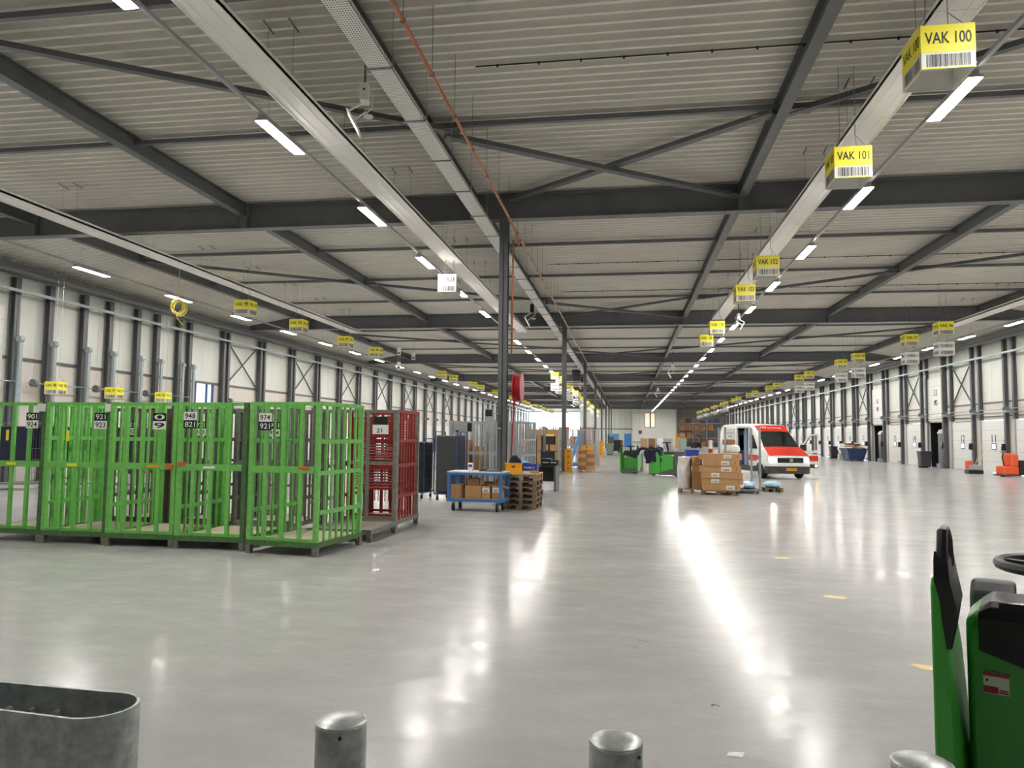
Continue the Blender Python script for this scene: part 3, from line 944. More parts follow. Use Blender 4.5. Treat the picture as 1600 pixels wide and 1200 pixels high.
cage('green barred cage at the right end of the front row, plate reading 974 over 921', (-5.235, 10.70, 0), -.13, 1.25, 1.45, 2.34, GREEN, panels='FLR', plates=((-.33, 2.10, P2('974', '921', False, True)),), stickers=((.38, 1.33, .2, .035, ORNG),), group=GC)
cage('green barred cage second from the right in the front row, plate reading 948', (-6.57, 10.93, 0), 0, 1.22, 1.45, 2.34, GREEN, panels='FL', dark=(1,), plates=((-.38, 2.12, P2('948', '821', False, True)),), stickers=((-.02, 1.3, .2, .035, WHT), (-.5, 1.35, .14, .06, ORNG)), group=GC)
cage('green barred cage third from the right in the front row, orange stickers on its rail', (-7.82, 10.97, 0), .01, 1.22, 1.45, 2.34, GREEN, panels='FL', plates=((.3, 2.1, P2('0', '9', True, False)),), stickers=((.22, 1.3, .22, .04, YELP), (.5, 1.3, .14, .06, ORNG)), group=GC)
cage('green barred cage fourth from the right in the front row, plate reading 921 over 923', (-9.06, 11.03, 0), .01, 1.21, 1.45, 2.34, GREEN, panels='FL', dark=(1,), plates=((.43, 2.10, P2('921', '923', True, False)),), stickers=((-.06, 1.3, .18, .05, YEL), (-.16, 1.78, .05, .18, YEL), (.56, 2.25, .12, .13, WHT)), group=GC)
cage('green barred cage at the left edge of the photo, plate reading 901 over 924', (-10.33, 11.1, 0), .01, 1.21, 1.45, 2.34, GREEN, panels='FR', dark=(1,), plates=((.36, 2.10, P2('901', '924', True, False)),), stickers=((.0, 1.3, .18, .05, YEL), (-.1, 1.78, .05, .18, YEL), (.52, 2.25, .16, .13, WHT)), group=GC)
GR = 'dark stillage cages in the second row'
for i, (x, nm, mm, no) in enumerate(((-6.62, 'right', CGREY, '924'), (-7.9, 'middle', CDARK, '918'), (-9.14, 'left', CBROWN, '920'))):
    cage('worn %s barred cage behind the green front row, %s of the three' % (('grey', 'dark', 'brown')[i], nm), (x, 12.75, 0), .01, 1.2, 1.4, 2.3, mm, plates=((.2 - .2 * i, 2.0, P2('921', no, True, False)),), group=GR)
cage('grey chequer plate cage base without a front, between the green and red cages', (-4.95, 12.28, 0), -.02, 1.2, 1.36, 2.3, CGREY, CGREY, panels='L', deck=CHECK, fposts=False)
rc = cage('red barred cage with a grey front gate hung with a card reading 21', (-4.97, 13.72, 0), -.02, 1.22, 1.42, 2.33, CGREY, CRED, panels='LRB', nf=1)
g = MB()
for z in (2.275, 1.28, .22): g.box(-.53, .53, .0, .04, z, z + .055)
g.box(-.03, .03, -.006, .034, .22, 2.3)
g.build('front_gate', CGREY, rc)
m = MB().box(.1, .42, -.03, -.024, 1.86, 2.04).box(.12, .4, -.022, -.018, 2.02, 2.2, 1).text('21', (.24, -.032, 1.93), (1, 0, 0), (0, 0, 1), .11, .08, 1)
m.build('number_card', [WHT, BLK], rc)
# red wire-mesh container inside the red cage
t_ = thing('mesh_container', 'red wire mesh container standing inside the red barred cage', 'container', (-4.97, 14.1, .21), -.02)
m = MB()
for sx in (-1, 1):
    for sy in (0, .9): m.box(sx * .42 - .02, sx * .42 + .02, sy - .02, sy + .02, 0, 1.98)
for z in (.03, .55, .95, 1.5, 1.94):
    for sy in (0, .9): m.box(-.4, .4, sy - .015, sy + .015, z, z + .05)
    for sx in (-1, 1): m.box(sx * .42 - .015, sx * .42 + .015, .02, .88, z, z + .05)
m.build('container_frame', CRED, t_)
m = MB(); m9 = MB()
for z in np.arange(.6, 1.9, .055):
    m.cyl((-.4, 0, z), (.4, 0, z), .013, n=4); m9.cyl((-.4, .9, z), (.4, .9, z), .013, n=4)
for x in np.arange(-.38, .4, .075):
    m.cyl((x, 0, .6), (x, 0, 1.9), .009, n=4); m9.cyl((x, .9, .25), (x, .9, 1.9), .009, n=4)
m.build('front_wire_mesh', CRED, t_); m9.build('rear_wire_mesh', CRED, t_)
MB().box(-.4, .4, -.01, .005, 1.6, 1.9).build('header_panel', CRED, t_)

# ------------------------------------------------------------------ roll containers
def caster(t_, x, y, rr=.06, nm='caster'):
    m = MB().cyl((x - .018, y, rr), (x + .018, y, rr), rr, n=14)
    m.box(x - .03, x - .022, y - .02, y + .03, rr, rr * 2 + .03, 1).box(x + .022, x + .03, y - .02, y + .03, rr, rr * 2 + .03, 1).box(x - .03, x + .03, y - .03, y + .03, rr * 2 + .02, rr * 2 + .04, 1)
    return m.build(nm, [RUB, GALV], t_, smooth=True)
def roll_container(label, loc, rotz, fm, load=None, Wd=.72, D=.82, H=1.72, group=None, cover=None, bars=True, cz=.22):
    t_ = thing('roll_container', label, 'roll container', loc, rotz, group)
    MB().box(-Wd / 2, Wd / 2, 0, D, .17, .21).build('base', fm, t_)
    for sx in (-1, 1):
        for y in (.08, D - .08): caster(t_, sx * (Wd / 2 - .08), y)
        x = sx * Wd / 2
        m = MB().tube([(x, .02, .2), (x, .02, H - .2), (x, .1, H), (x, D - .1, H), (x, D - .02, H - .2), (x, D - .02, .2)], .016, 6)
        if bars:
            for z in (.55, .95, 1.3): m.cyl((x, .02, z), (x, D - .02, z), .009, n=5)
            for k in range(5): m.cyl((x, .14 * (k + 1), .2), (x, .14 * (k + 1), H - .05), .007, n=5)
        m.build('side_frame', fm, t_, smooth=True)
    if cover:
        MB().box(-Wd / 2 + .03, Wd / 2 - .03, .05, D - .05, cz, H - .1).build('cloth_cover', cover, t_, bevel=.04)
    return t_
roll_container('blue roll container with a dark load beside the red cage, left one of two', (-6.15, 20.9, 0), -.12, BLUED, group='blue roll containers', cover=BLACK, H=1.75, Wd=.62)
roll_container('blue roll container with grey slatted sides left of the blue table trolley', (-5.12, 20.5, 0), -.12, BLUED, group='blue roll containers', cover=DARKG, H=1.95, Wd=.66, D=.95)
for i, (x, y) in enumerate(((-19.2, 20.6), (-17.6, 20.8), (-16.0, 21.2))):
    roll_container('covered container standing in for dark vehicles seen through the left green cages, %s of three' % ('left', 'middle', 'right')[i], (x, y, 0), .1, CGREY, group='covered roll containers', cover=NAVY, H=2.1, Wd=1.2, cz=.9)  # containers put in place of the dark vehicles beyond the cages

# ------------------------------------------------------------------ boxes
def carton(label, loc, d, rotz=0, m_=None, open_=False, lab=None, group=None, tape=True, name='cardboard_box', z0=0):
    """closed or open cardboard box, origin centre of the bottom"""
    m_ = m_ or CARD
    w_, dp, hh = d
    t_ = thing(name, label, 'box', loc, rotz, group)
    if open_:
        m = MB(); q = .008
        m.box(-w_ / 2, w_ / 2, -dp / 2, -dp / 2 + q, 0, hh).box(-w_ / 2, w_ / 2, dp / 2 - q, dp / 2, 0, hh).box(-w_ / 2, -w_ / 2 + q, -dp / 2, dp / 2, 0, hh).box(w_ / 2 - q, w_ / 2, -dp / 2, dp / 2, 0, hh).box(-w_ / 2, w_ / 2, -dp / 2, dp / 2, 0, q)
        m.build('carton', m_, t_)
        for sx in (-1, 1):
            f_ = MB().bar((sx * w_ / 2, 0, hh), (sx * (w_ / 2 + .14), 0, hh - .05 + .09 * (sx < 0)), dp * .98, .006)
            f_.build('flap', m_, t_)
        MB().bar((0, dp / 2, hh), (0, dp / 2 + .02, hh + .15), w_ * .96, .006, up=(0, 1, 0)).build('flap', m_, t_)
    else:
        MB().box(-w_ / 2, w_ / 2, -dp / 2, dp / 2, 0, hh).build('carton', m_, t_, bevel=.004)
        if tape:
            MB().box(-w_ / 2 - .001, w_ / 2 + .001, -.03, .03, hh - .0, hh + .0015).box(-w_ / 2 - .0015, -w_ / 2, -.03, .03, hh - .12, hh).box(w_ / 2, w_ / 2 + .0015, -.03, .03, hh - .12, hh).build('packing_tape', CARDD, t_)
    for (x, z, lw, lh) in (lab or ()):
        MB().box(x - lw / 2, x + lw / 2, -dp / 2 - .003, -dp / 2, z - lh / 2, z + lh / 2).barcode((x, -dp / 2 - .004, z - lh * .15), (1, 0, 0), (0, 0, 1), lw * .6, lh * .35, 1, seed=int(abs(x * 100))).build('shipping_label', [CARDL, GREYP], t_)
    return t_
def pallet(label, loc, rotz=0, m_=None, group=None, Wd=.8, D=1.2, name='wooden_pallet'):
    m_ = m_ or WOOD
    t_ = thing(name, label, 'pallet', loc, rotz, group)
    m = MB()
    n = 5
    for k in range(n):
        bw = Wd / n * .78
        x = -Wd / 2 + bw / 2 + (Wd - bw) * k / (n - 1)
        m.box(x - bw / 2, x + bw / 2, -D / 2, D / 2, .122, .144)
    m.build('deck_boards', m_, t_)
    for y in (-D / 2 + .05, 0, D / 2 - .05): MB().box(-Wd / 2, Wd / 2, y - .05, y + .05, .1, .122).build('cross_board', m_, t_)
    for x in (-Wd / 2 + .05, 0, Wd / 2 - .05):
        MB().box(x - .05, x + .05, -D / 2, D / 2, 0, .022).build('bottom_runner', m_, t_)
        m = MB()
        for y in (-D / 2 + .07, 0, D / 2 - .07): m.box(x - .05, x + .05, y - .07, y + .07, .022, .1)
        m.build('block_row', m_, t_)
    return t_

# blue table trolley with cardboard boxes
TT = (-3.69, 17.72)
t_ = thing('table_trolley', 'blue table trolley with a grey top and cardboard boxes on its lower shelf', 'trolley', (TT[0], TT[1], 0), -.09)
m = MB()
MB().box(-.70, .70, 0, .78, .94, .97).build('table_top', mat('grey_laminate', '#c3c3c6', .4), t_)
MB().box(-.70, .70, 0, .78, .885, .94).build('top_frame', BLUE, t_)
for sx in (-1, 1):
    for y in (.01, .70):
        MB().box(sx * .66 - .035, sx * .66 + .035, y, y + .07, .30, .885).build('leg', BLUE, t_)
MB().box(-.70, .70, 0, .78, .235, .30).build('shelf_frame', BLUE, t_)
MB().box(-.68, .68, .02, .76, .298, .304).build('shelf_board', mat('grey_shelf', '#8f8f8c', .6), t_)
for sx in (-1, 1):
    for y in (.1, .66):
        caster(t_, sx * .56, y, .095)
def on_tr(x, y, z):
    c, s = math.cos(-.09), math.sin(-.09)
    return (TT[0] + x * c - y * s, TT[1] + x * s + y * c, z)
carton('cardboard box standing at the left end of the trolley shelf', on_tr(-.47, .3, .306), (.28, .36, .34), -.35)
carton('wide cardboard box in the middle of the trolley shelf', on_tr(-.06, .3, .306), (.42, .34, .32), -.09, open_=False)
carton('cardboard box with a white label right of the middle of the trolley shelf', on_tr(.27, .26, .306), (.20, .32, .31), -.09, CARD, lab=((0, .22, .18, .12),))
carton('open cardboard box with a raised flap at the right end of the trolley shelf', on_tr(.52, .34, .306), (.24, .34, .31), -.05, open_=True, lab=((-.02, .22, .18, .12),))
carton('dark brown open carton lying on the boxes of the trolley shelf', on_tr(-.1, .3, .63), (.3, .3, .17), .1, CARDD)
carton('small cardboard box behind the white labelled one on the trolley', on_tr(.22, .6, .306), (.24, .2, .4), 0, CARD)
o = tag(MB().box(-.055, .055, -.05, .05, 0, .2).box(-.045, .045, -.052, -.05, .1, .16, 1).build('soap_carton', [WHT, BLUEP], loc=on_tr(-.2, .35, .97)), 'small white and blue carton standing on the grey trolley top', 'box')
t_ = thing('document_tray', 'flat black tray lying on the grey trolley top', 'tray', on_tr(.33, .38, .97), -.09)
MB().box(-.28, .28, -.16, .16, 0, .03).build('tray_body', BLACK, t_, bevel=.008)
MB().box(-.26, -.14, -.1, .1, .03, .06).build('tray_clip', BLACK, t_)

# pallet stack right of the trolley
for k in range(6):
    pallet('weathered wooden pallet in the stack right of the blue trolley, %s' % ('lowest of the stack', 'second from below', 'third from below', 'fourth from below', 'fifth from below', 'topmost of the stack')[k], (-2.66 + .012 * (k % 3), 19.12, .146 * k), .02 * (k % 2) - .03, WOODD if k < 5 else WOOD, 'stacked pallets')
tag(MB().box(-.41, .41, -.6, .6, 0, .022).build('wooden_board', WOODL, loc=(-2.65, 19.1, .879), rotz=-.03), 'pale wooden board lying on the pallet stack', 'board')
def crate(label, loc, d=(.4, .3, .22), rotz=0, m_=None, group=None, lid=False, name='plastic_crate'):
    m_ = m_ or YELP
    w_, dp, hh = d
    t_ = thing(name, label, 'crate', loc, rotz, group)
    m = MB(); q = .012
    m.box(-w_ / 2, w_ / 2, -dp / 2, -dp / 2 + q, 0, hh).box(-w_ / 2, w_ / 2, dp / 2 - q, dp / 2, 0, hh).box(-w_ / 2, -w_ / 2 + q, -dp / 2 + q, dp / 2 - q, 0, hh).box(w_ / 2 - q, w_ / 2, -dp / 2 + q, dp / 2 - q, 0, hh).box(-w_ / 2, w_ / 2, -dp / 2, dp / 2, 0, q)
    m.build('crate_body', m_, t_)
    m = MB()
    e = .015
    m.box(-w_ / 2 - e, w_ / 2 + e, -dp / 2 - e, -dp / 2, hh - .04, hh).box(-w_ / 2 - e, w_ / 2 + e, dp / 2, dp / 2 + e, hh - .04, hh).box(-w_ / 2 - e, -w_ / 2, -dp / 2, dp / 2, hh - .04, hh).box(w_ / 2, w_ / 2 + e, -dp / 2, dp / 2, hh - .04, hh)
    m.build('rim', m_, t_)
    MB().box(-.05, .05, -dp / 2 - .004, -dp / 2, hh * .55, hh * .72).build('grip_hole', DARKG, t_)
    if lid: MB().box(-w_ / 2 - .01, w_ / 2 + .01, -dp / 2 - .01, dp / 2 + .01, hh, hh + .02).build('lid', m_, t_)
    return t_
ZT = .903
crate('yellow plastic crate on the pale board of the pallet stack', (-2.86, 18.82, ZT), (.42, .3, .26), -.05)
t_ = thing('shoulder_bag', 'crumpled black bag lying in the yellow crate on the pallet stack', 'bag', (-2.86, 18.82, ZT + .14))
m = MB()
rings = []
for j, (sc, z) in enumerate(((.85, 0), (1, .1), (.8, .2), (.45, .25), (.1, .27))):
    rings.append([(.17 * sc * math.cos(a) * (1 + .15 * math.sin(3 * a + j)), .11 * sc * math.sin(a) * (1 + .2 * math.cos(2 * a)), z + .03 * math.sin(2 * a)) for a in np.linspace(0, 2 * PI, 15)[:-1]])
m.loft(rings).build('bag_body', NAVY, t_, smooth=True)
MB().tube([(-.12, 0, .15), (-.06, 0, .3), (.04, .0, .32), (.12, 0, .16)], .012, 6).build('strap', BLACK, t_)
t_ = thing('paper_box', 'blue and white copier paper box with white lettering on the pallet stack', 'box', (-2.46, 18.86, ZT), -.08)
MB().box(-.2, .2, -.13, .13, 0, .2).box(-.2, .2, -.131, -.13, 0, .06, 1).build('carton', [BLUEP, WHT], t_)
MB().text('Double A', (0, -.1325, .15), (1, 0, 0), (0, 0, 1), .28, .05).build('lettering', WHT, t_)
MB().box(-.21, .21, -.14, .14, .2, .235).build('lid', BLUEP, t_)
tag(MB().lathe([(.0, 0), (.11, .0), (.13, .03), (.05, .07), (.0, .09)], n=10).build('plastic_bag', BLUEL, loc=(-2.58, 18.9, ZT + .236)), 'crumpled pale blue plastic bag on the blue copier paper box', 'bag')
tag(MB().box(-.09, .09, -.06, .06, 0, .08).build('small_carton', CARD, loc=(-2.33, 18.66, ZT), rotz=.3, bevel=.004), 'small cardboard box at the right front of the pallet stack', 'box')

# light grey cages with cardboard behind the trolley
LGC = 'light grey cages behind the trolley'
cage('light grey barred cage with brown cartons behind the blue trolley, left one', (-5.0, 22.9, 0), -.05, 1.25, 1.3, 2.3, CLIGHT, panels='LRFB', nf=5, group=LGC)
cage('light grey barred cage standing empty left of the nearest column', (-3.75, 22.6, 0), -.25, 1.1, 1.3, 2.3, CLIGHT, panels='LRFB', nf=7, group=LGC)
carton('tall brown carton in the left light grey cage', (-5.22, 23.5, .21), (.45, .6, 1.5), 0, CARD)
carton('narrow brown carton at the right in the left light grey cage', (-4.72, 23.5, .21), (.36, .6, 1.3), 0, CARD)
o = tag(MB().box(-.2, .2, -.02, .02, 0, .34).box(-.15, -.04, -.022, -.02, .03, .08, 1).box(.22, .36, -.02, .02, .04, .3, 1).build('sign_board', [CLIGHT, BLK], loc=(-5.02, 21.95, 1.93)), 'grey sign board standing above the blue roll container', 'board')
MB().box(-.02, .02, 0, .03, -1.93, .1).build('sign_post', STEEL_L, o)
o = tag(MB().box(-.13, .13, -.02, .02, 0, .62).box(-.11, .08, -.022, -.02, .42, .6, 1).build('notice_board', [CLIGHT, BLACK], loc=(-3.66, 19.5, 1.95)), 'grey notice board with a black square fixed to the nearest column', 'board')
MB().tube([(-.15, .1, .5), (.25, .06, .5)], .012, 6).tube([(-.15, .1, .1), (.3, .06, .1)], .012, 6).build('clamp_arm', GALV, o)

# ------------------------------------------------------------------ packing workstations
t_ = thing('packing_desk', 'black packing desk with screens on an arm right of the nearest column', 'desk', (-3.05, 25.2, 0), -.1)
MB().box(-.75, .75, -.35, .35, .86, .9).build('desk_top', BLACK, t_)
for sx in (-1, 1):
    MB().box(sx * .68 - .03, sx * .68 + .03, -.3, .3, 0, .86).build('leg', STEEL, t_)
MB().box(-.7, .7, .2, .26, .3, .8).build('modesty_panel', DARKG, t_)
t_ = thing('monitor_arm', 'screen on a black pole seen from the side, on the packing desk', 'monitor', (-3.1, 25.25, .9), -.1)
MB().box(-.12, .12, -.12, .12, 0, .02).build('foot_plate', BLACK, t_)
MB().cyl((0, 0, .02), (0, 0, 1.0), .035, n=10).build('pole', BLACK, t_, smooth=True)
MB().bar((0, 0, .9), (.22, 0, .85), .05).build('arm', GALV, t_)
MB().box(.22, .3, -.24, .24, .42, .98).build('screen', [DARKG], t_, bevel=.015)
MB().box(-.16, .02, -.08, .1, .7, 1.02).build('scanner_head', BLACK, t_, bevel=.02)
for i, (x, dx) in enumerate(((-2.72, .25), (-2.45, .2))):
    t_ = thing('label_printer', 'black label printer on the packing desk, %s one' % ('left', 'right')[i], 'printer', (x, 25.05, .9), -.1, 'label printers')
    MB().box(-.15, .15, -.14, .14, 0, .2 - .05 * i).build('printer_body', BLACK, t_, bevel=.015)
    MB().box(-.1, .1, -.145, -.14, .05, .08).build('paper_slot', WHT, t_)
t_ = thing('computer_kiosk', 'black computer kiosk with a wide screen beside the tall brown carton cage', 'kiosk', (-3.72, 35.0, 0), .02)
MB().box(-.33, .33, -.25, .25, .12, 1.12).build('cabinet', BLACK, t_, bevel=.01)
for sx in (-1, 1):
    for y in (-.2, .2): caster(t_, sx * .27, y, .045)
MB().box(-.42, .42, -.34, .32, 1.12, 1.16).build('shelf', DARKG, t_)
MB().bar((.05, 0, 1.16), (.05, 0, 1.5), .08, .05).build('screen_stand', BLACK, t_)
MB().box(-.32, .36, -.04, .02, 1.46, 1.86).build('screen', BLACK, t_, bevel=.01)
MB().box(-.2, .18, -.3, -.18, 1.16, 1.19).build('keyboard', BLACK, t_)
MB().box(-.06, .22, -.26, -.252, .5, .84).box(-.05, .15, -.262, -.26, .55, .72, 1).build('blue_pocket', [BLUEP, WHT], t_)
cage('light cage filled with tall brown carton sheets left of the second column, left one', (-4.55, 36.6, 0), 0, .85, 1.2, 2.35, CLIGHT, panels='LR', group='carton cages')
cage('light cage filled with tall brown carton sheets beside the second column, right one', (-3.72, 36.7, 0), 0, .8, 1.2, 2.3, CLIGHT, panels='LR', group='carton cages')
for i, (x, m_) in enumerate(((-4.55, CARD), (-3.72, CARD))):
    t_ = thing('carton_sheets', 'tall bundle of brown carton sheets in the %s carton cage by the second column' % ('left', 'right')[i], 'cardboard', (x, 37.0, .21), 0, 'carton sheet bundles')
    for k in range(4):
        MB().box(-.34, .34, -.2 + k * .13, -.2 + k * .13 + .1, 0, 2.0 - .04 * (k % 3)).build('sheet_bundle', m_, t_)
MB().box(-.3, .1, -.205, -.2, 1.4, 1.75).build('yellow_card', YEL, t_)
for k in range(4):
    crate('yellow plastic crate stacked right of the carton cages, %s' % ('lowest', 'second from below', 'third from below', 'topmost')[k], (-3.02, 38.5, .30 * k), (.36, .5, .298), 0, group='yellow crates by the second column')
cage('light grey barred cage behind the second column, left one', (-3.6, 46.0, 0), 0, 1.2, 1.3, 2.3, CLIGHT, panels='LRFB', nf=5, group='light grey cages past the second column')
cage('light grey barred cage behind the second column, right one', (-2.35, 46.3, 0), 0, 1.2, 1.3, 2.3, CLIGHT, panels='LRFB', nf=5, group='light grey cages past the second column')
tag(MB().box(-.5, .5, -.3, .3, .12, .3).cyl((-.4, -.25, .06), (-.35, -.25, .06), .06, n=10, m=1).cyl((.35, -.25, .06), (.4, -.25, .06), .06, n=10, m=1).build('low_dolly', [BLUE, RUB], loc=(-2.9, 43.5, 0)), 'low blue dolly in front of the grey cages past the second column', 'dolly')
tag(MB().bar((-3.5, 44.9, .03), (-2.9, 45.5, 2.0), .06, .2).build('leaning_board', BLUEL), 'light blue board leaning against the grey cages past the second column', 'board')

# pallet of brown parcels with a yellow crate
pallet('wooden pallet under the pile of brown parcels right of the yellow crates', (-2.12, 39.2, 0), 0, WOODL, Wd=.85, D=1.1)
pi = 0
for zi in range(5):
    for xi in range(2):
        carton('brown parcel in the pile on the pallet by the second column, %s layer, %s' % (('lowest', 'second', 'third', 'fourth', 'top')[zi], ('left', 'right')[xi]), (-2.33 + .42 * xi, 39.1, .145 + .2 * zi), (.40 + .01 * (zi % 2), .95, .196), 0, CARD if (zi + xi) % 2 else CARDD, group='brown parcels on the pallet', tape=False)
crate('yellow plastic crate on top of the brown parcels on the pallet', (-2.1, 39.0, 1.146), (.5, .36, .2), 0, group=None)
# yellow crates and other things down the column row
for j, (x, y, nn) in enumerate(((-3.2, 66, 3), (-2.55, 72, 4))):
    for k in range(nn):
        crate('yellow crate in the %s stack down the column row, %s from below' % (('left', 'right')[j], ('lowest one', 'second', 'third', 'fourth')[k]), (x, y, .36 * k + (.3 if j == 0 else 0)), (.62, .6, .355), 0, group='yellow crates far down the column row')
pallet('pallet under the left yellow crate stack down the column row', (-3.2, 66, .144), 0, WOODD, Wd=.7, D=.8)
pallet('lower pallet under the left yellow crate stack down the column row', (-3.2, 66, 0), 0, WOODD, Wd=.7, D=.8)
def wheelie(label, loc, m_, s=1., rotz=0, tap=.82):
    t_ = thing('rubbish_bin', label, 'bin', loc, rotz)
    a = .33 * s
    R_ = []
    for z, q in ((.06, tap), (.5, (1 + tap) / 2), (.95, 1.)):
        R_.append([(a * q * x, a * q * y, z * s) for x, y in ((-1, -1), (1, -1), (1, 1), (-1, 1))])
    MB().loft(R_).build('bin_body', m_, t_, bevel=.03)
    MB().box(-a * 1.07, a * 1.07, -a * 1.07, a * 1.07, .95 * s, 1.02 * s).build('bin_rim', m_, t_, bevel=.02)
    MB().cyl((-a * .8, a * .7, .09), (a * .8, a * .7, .09), .09, n=12).build('wheel_pair', RUB, t_)
    return t_
wheelie('grey-green bin far down the column row, right of the yellow crates', (-1.75, 76, 0), mat('greygreen_plastic', '#7d8a7e', .5), 1.15)

# ------------------------------------------------------------------ stand-on tow tractors
def tow_tractor(label, loc, rotz, wz=1.285, bz=.88):
    """origin at the middle of the entry end; y runs to the machine's front"""
    t_ = thing('tow_tractor', label, 'tow tractor', loc, rotz, 'green tow tractors')
    MB().prism([(-.02, .06), (1.45, .06), (1.5, .2), (1.5, .36), (1.2, .36), (.62, .20), (.0, .20)], 'x', -.44, .44).build('chassis', GREYB, t_, bevel=.01)
    MB().box(-.37, .37, .02, .6, .2, .215).build('platform_mat', BLACK, t_)
    for sx in (-1, 1):
        m = MB()
        # side shield: thick at the foot, thin at the top, sweeping back
        def P(y, z, inner):
            th = .095 - .062 * (z - .15) / 1.1
            return (sx * (.47 - (th if inner else 0) - .02 * y), y, z)
        prof = [(.0, .12), (.0, .7), (.0, 1.26), (.04, 1.29), (.30, 1.22), (.46, 1.10), (.56, .92), (.60, .55), (.60, .12)]
        outer = [P(y, z, False) for y, z in prof]; inner = [P(y, z, True) for y, z in prof]
        n = len(prof)
        fs = [tuple(range(n)), tuple(range(2 * n - 1, n - 1, -1))] + [((i + 1) % n, i, i + n, (i + 1) % n + n) for i in range(n)]
        if sx < 0: fs = [q[::-1] for q in fs]
        m.add(outer + inner, fs)
        m.build('side_shield', TRG, t_, bevel=.008)
        pd = MB()
        rings = []
        for z, y0, y1, th in ((1.0, .05, .10, .02), (1.08, .03, .24, .035), (1.18, .0, .34, .05), (1.28, -.015, .36, .055), (1.36, -.01, .30, .05), (1.395, .02, .2, .035)):
            xo = sx * (.455 - (.025 if z < 1.25 else .0))
            xi = xo - sx * th
            rings.append([(xo, y0, z), (xi, y0 + .01, z), (xi - sx * .006, (y0 + y1) / 2, z), (xi, y1 - .02, z), (xo, y1, z)])
        pd.loft(rings)
        pad = pd.build('hip_pad', BLACK, t_, smooth=True)
        hx = sx * .425
        MB().tube([(hx, .03, 1.30), (hx, .02, 1.40), (hx, .05, 1.475), (hx - sx * .005, .085, 1.48), (hx - sx * .01, .115, 1.44), (hx - sx * .012, .13, 1.33)], .021, 8).build('grab_handle', BLACK, pad, smooth=True)
    rings = []
    for y, x0, x1, z1 in ((.33, .36, .40, 1.04), (.37, .375, .42, 1.07), (.66, .375, .42, 1.07), (.72, .37, .42, .98), (1.1, .37, .42, .98), (1.25, .34, .41, .92)):
        rings.append([(-x0, y, .2), (-x0, y, z1), (-x0 + .05, y, z1 + .05), (x1 - .05, y, z1 + .05), (x1, y, z1), (x1, y, .2)])
    MB().loft(rings).build('body_shell', TRG, t_, bevel=.012)
    m = MB()
    rings = []
    for y, dz in ((.305, 0), (.315, .05), (.36, .07), (.62, .07), (.68, 0)):
        lo = .0 if y < .34 else .25
        rings.append([(-.325, y, .955 + lo * .3), (-.325, y, 1.085 + dz * .6), (-.28, y, 1.09 + dz), (.38, y, 1.09 + dz), (.43, y, 1.085 + dz * .6), (.43, y, .72 + lo)])
    m.loft(rings).build('storage_cover', BLACK, t_, smooth=False, bevel=.012)
    for x in (-.15, .10, .30):
        MB().prism([(x - .10, .318), (x + .08, .318), (x + .10, .335), (x + .06, .365), (x - .06, .365)], 'z', 1.13, 1.165).build('grip_recess', BLACKG, t_)
    MB().prism([(.74, 1.0), (.98, 1.0), (.98, 1.16), (.86, 1.17), (.76, 1.12)], 'x', -.385, -.2).prism([(.74, 1.0), (.98, 1.0), (.98, 1.19), (.84, 1.19), (.76, 1.14)], 'x', -.16, .38).build('control_console', DARKG, t_, bevel=.02)
    MB().box(-.12, -.02, .5, .53, 1.158, 1.166).build('red_marker', REDP, t_)
    m = MB().box(-.315, -.222, .320, .33, .78, .868)
    m.box(-.315, -.222, .318, .32, .853, .868, 1).box(-.315, -.262, .318, .32, .783, .81, 1).box(-.258, -.226, .318, .32, .786, .791, 1).box(-.258, -.226, .318, .32, .796, .801, 1).box(-.305, -.297, .318, .32, .83, .84, 2)
    m.build('warning_sticker', [WHT, REDP, BLK], t_)
    col = MB().cyl((-.06, .80, 1.05), (-.06, .71, wz - .015), .05, n=12).build('steering_column', BLACK, t_, smooth=True)
    sw = MB()
    RM = Matrix.Translation((-.06, .70, wz)) @ Matrix.Rotation(.03, 4, 'X')
    sw.T = RM
    sw.tube([(.2 * math.cos(a), .2 * math.sin(a), 0) for a in np.linspace(0, 2 * PI, 25)[:-1]], .024, 8, closed=True)
    sw.cyl((0, 0, -.04), (0, 0, .03), .05, n=12)
    for a in (0.3, PI - .3, PI * 1.5): sw.bar((0, 0, 0), (.19 * math.cos(a), .19 * math.sin(a), 0), .035, .018)
    sw.build('steering_wheel', BLACK, t_, smooth=True)
    MB().box(-.43, .43, 1.27, 1.5, .36, bz).build('battery_cover', GREYB, t_, bevel=.04)
    for x, y in ((-.32, .2), (.32, .2), (0, 1.2)):
        MB().cyl((x - .04, y, .08), (x + .04, y, .08), .08, n=14).build('wheel', RUB, t_, smooth=True)
    MB().box(-.03, .03, -.16, .0, .05, .1).box(-.22, .22, -.3, -.14, .03, .05).build('tow_hitch', STEEL, t_)
    return t_
NT = math.radians(26.5)
tow_tractor('large green tow tractor in the foreground beside the bollards', (1.64, 3.07, 0), -NT)
tow_tractor('green tow tractor in mid hall left of the one with a jacket', (.08, 38.3, 0), -.22, 1.38, 1.0)
tow_tractor('green tow tractor with a dark jacket draped over it, in the middle of the hall', (1.25, 36.9, 0), -2.05, 1.6, 1.2)
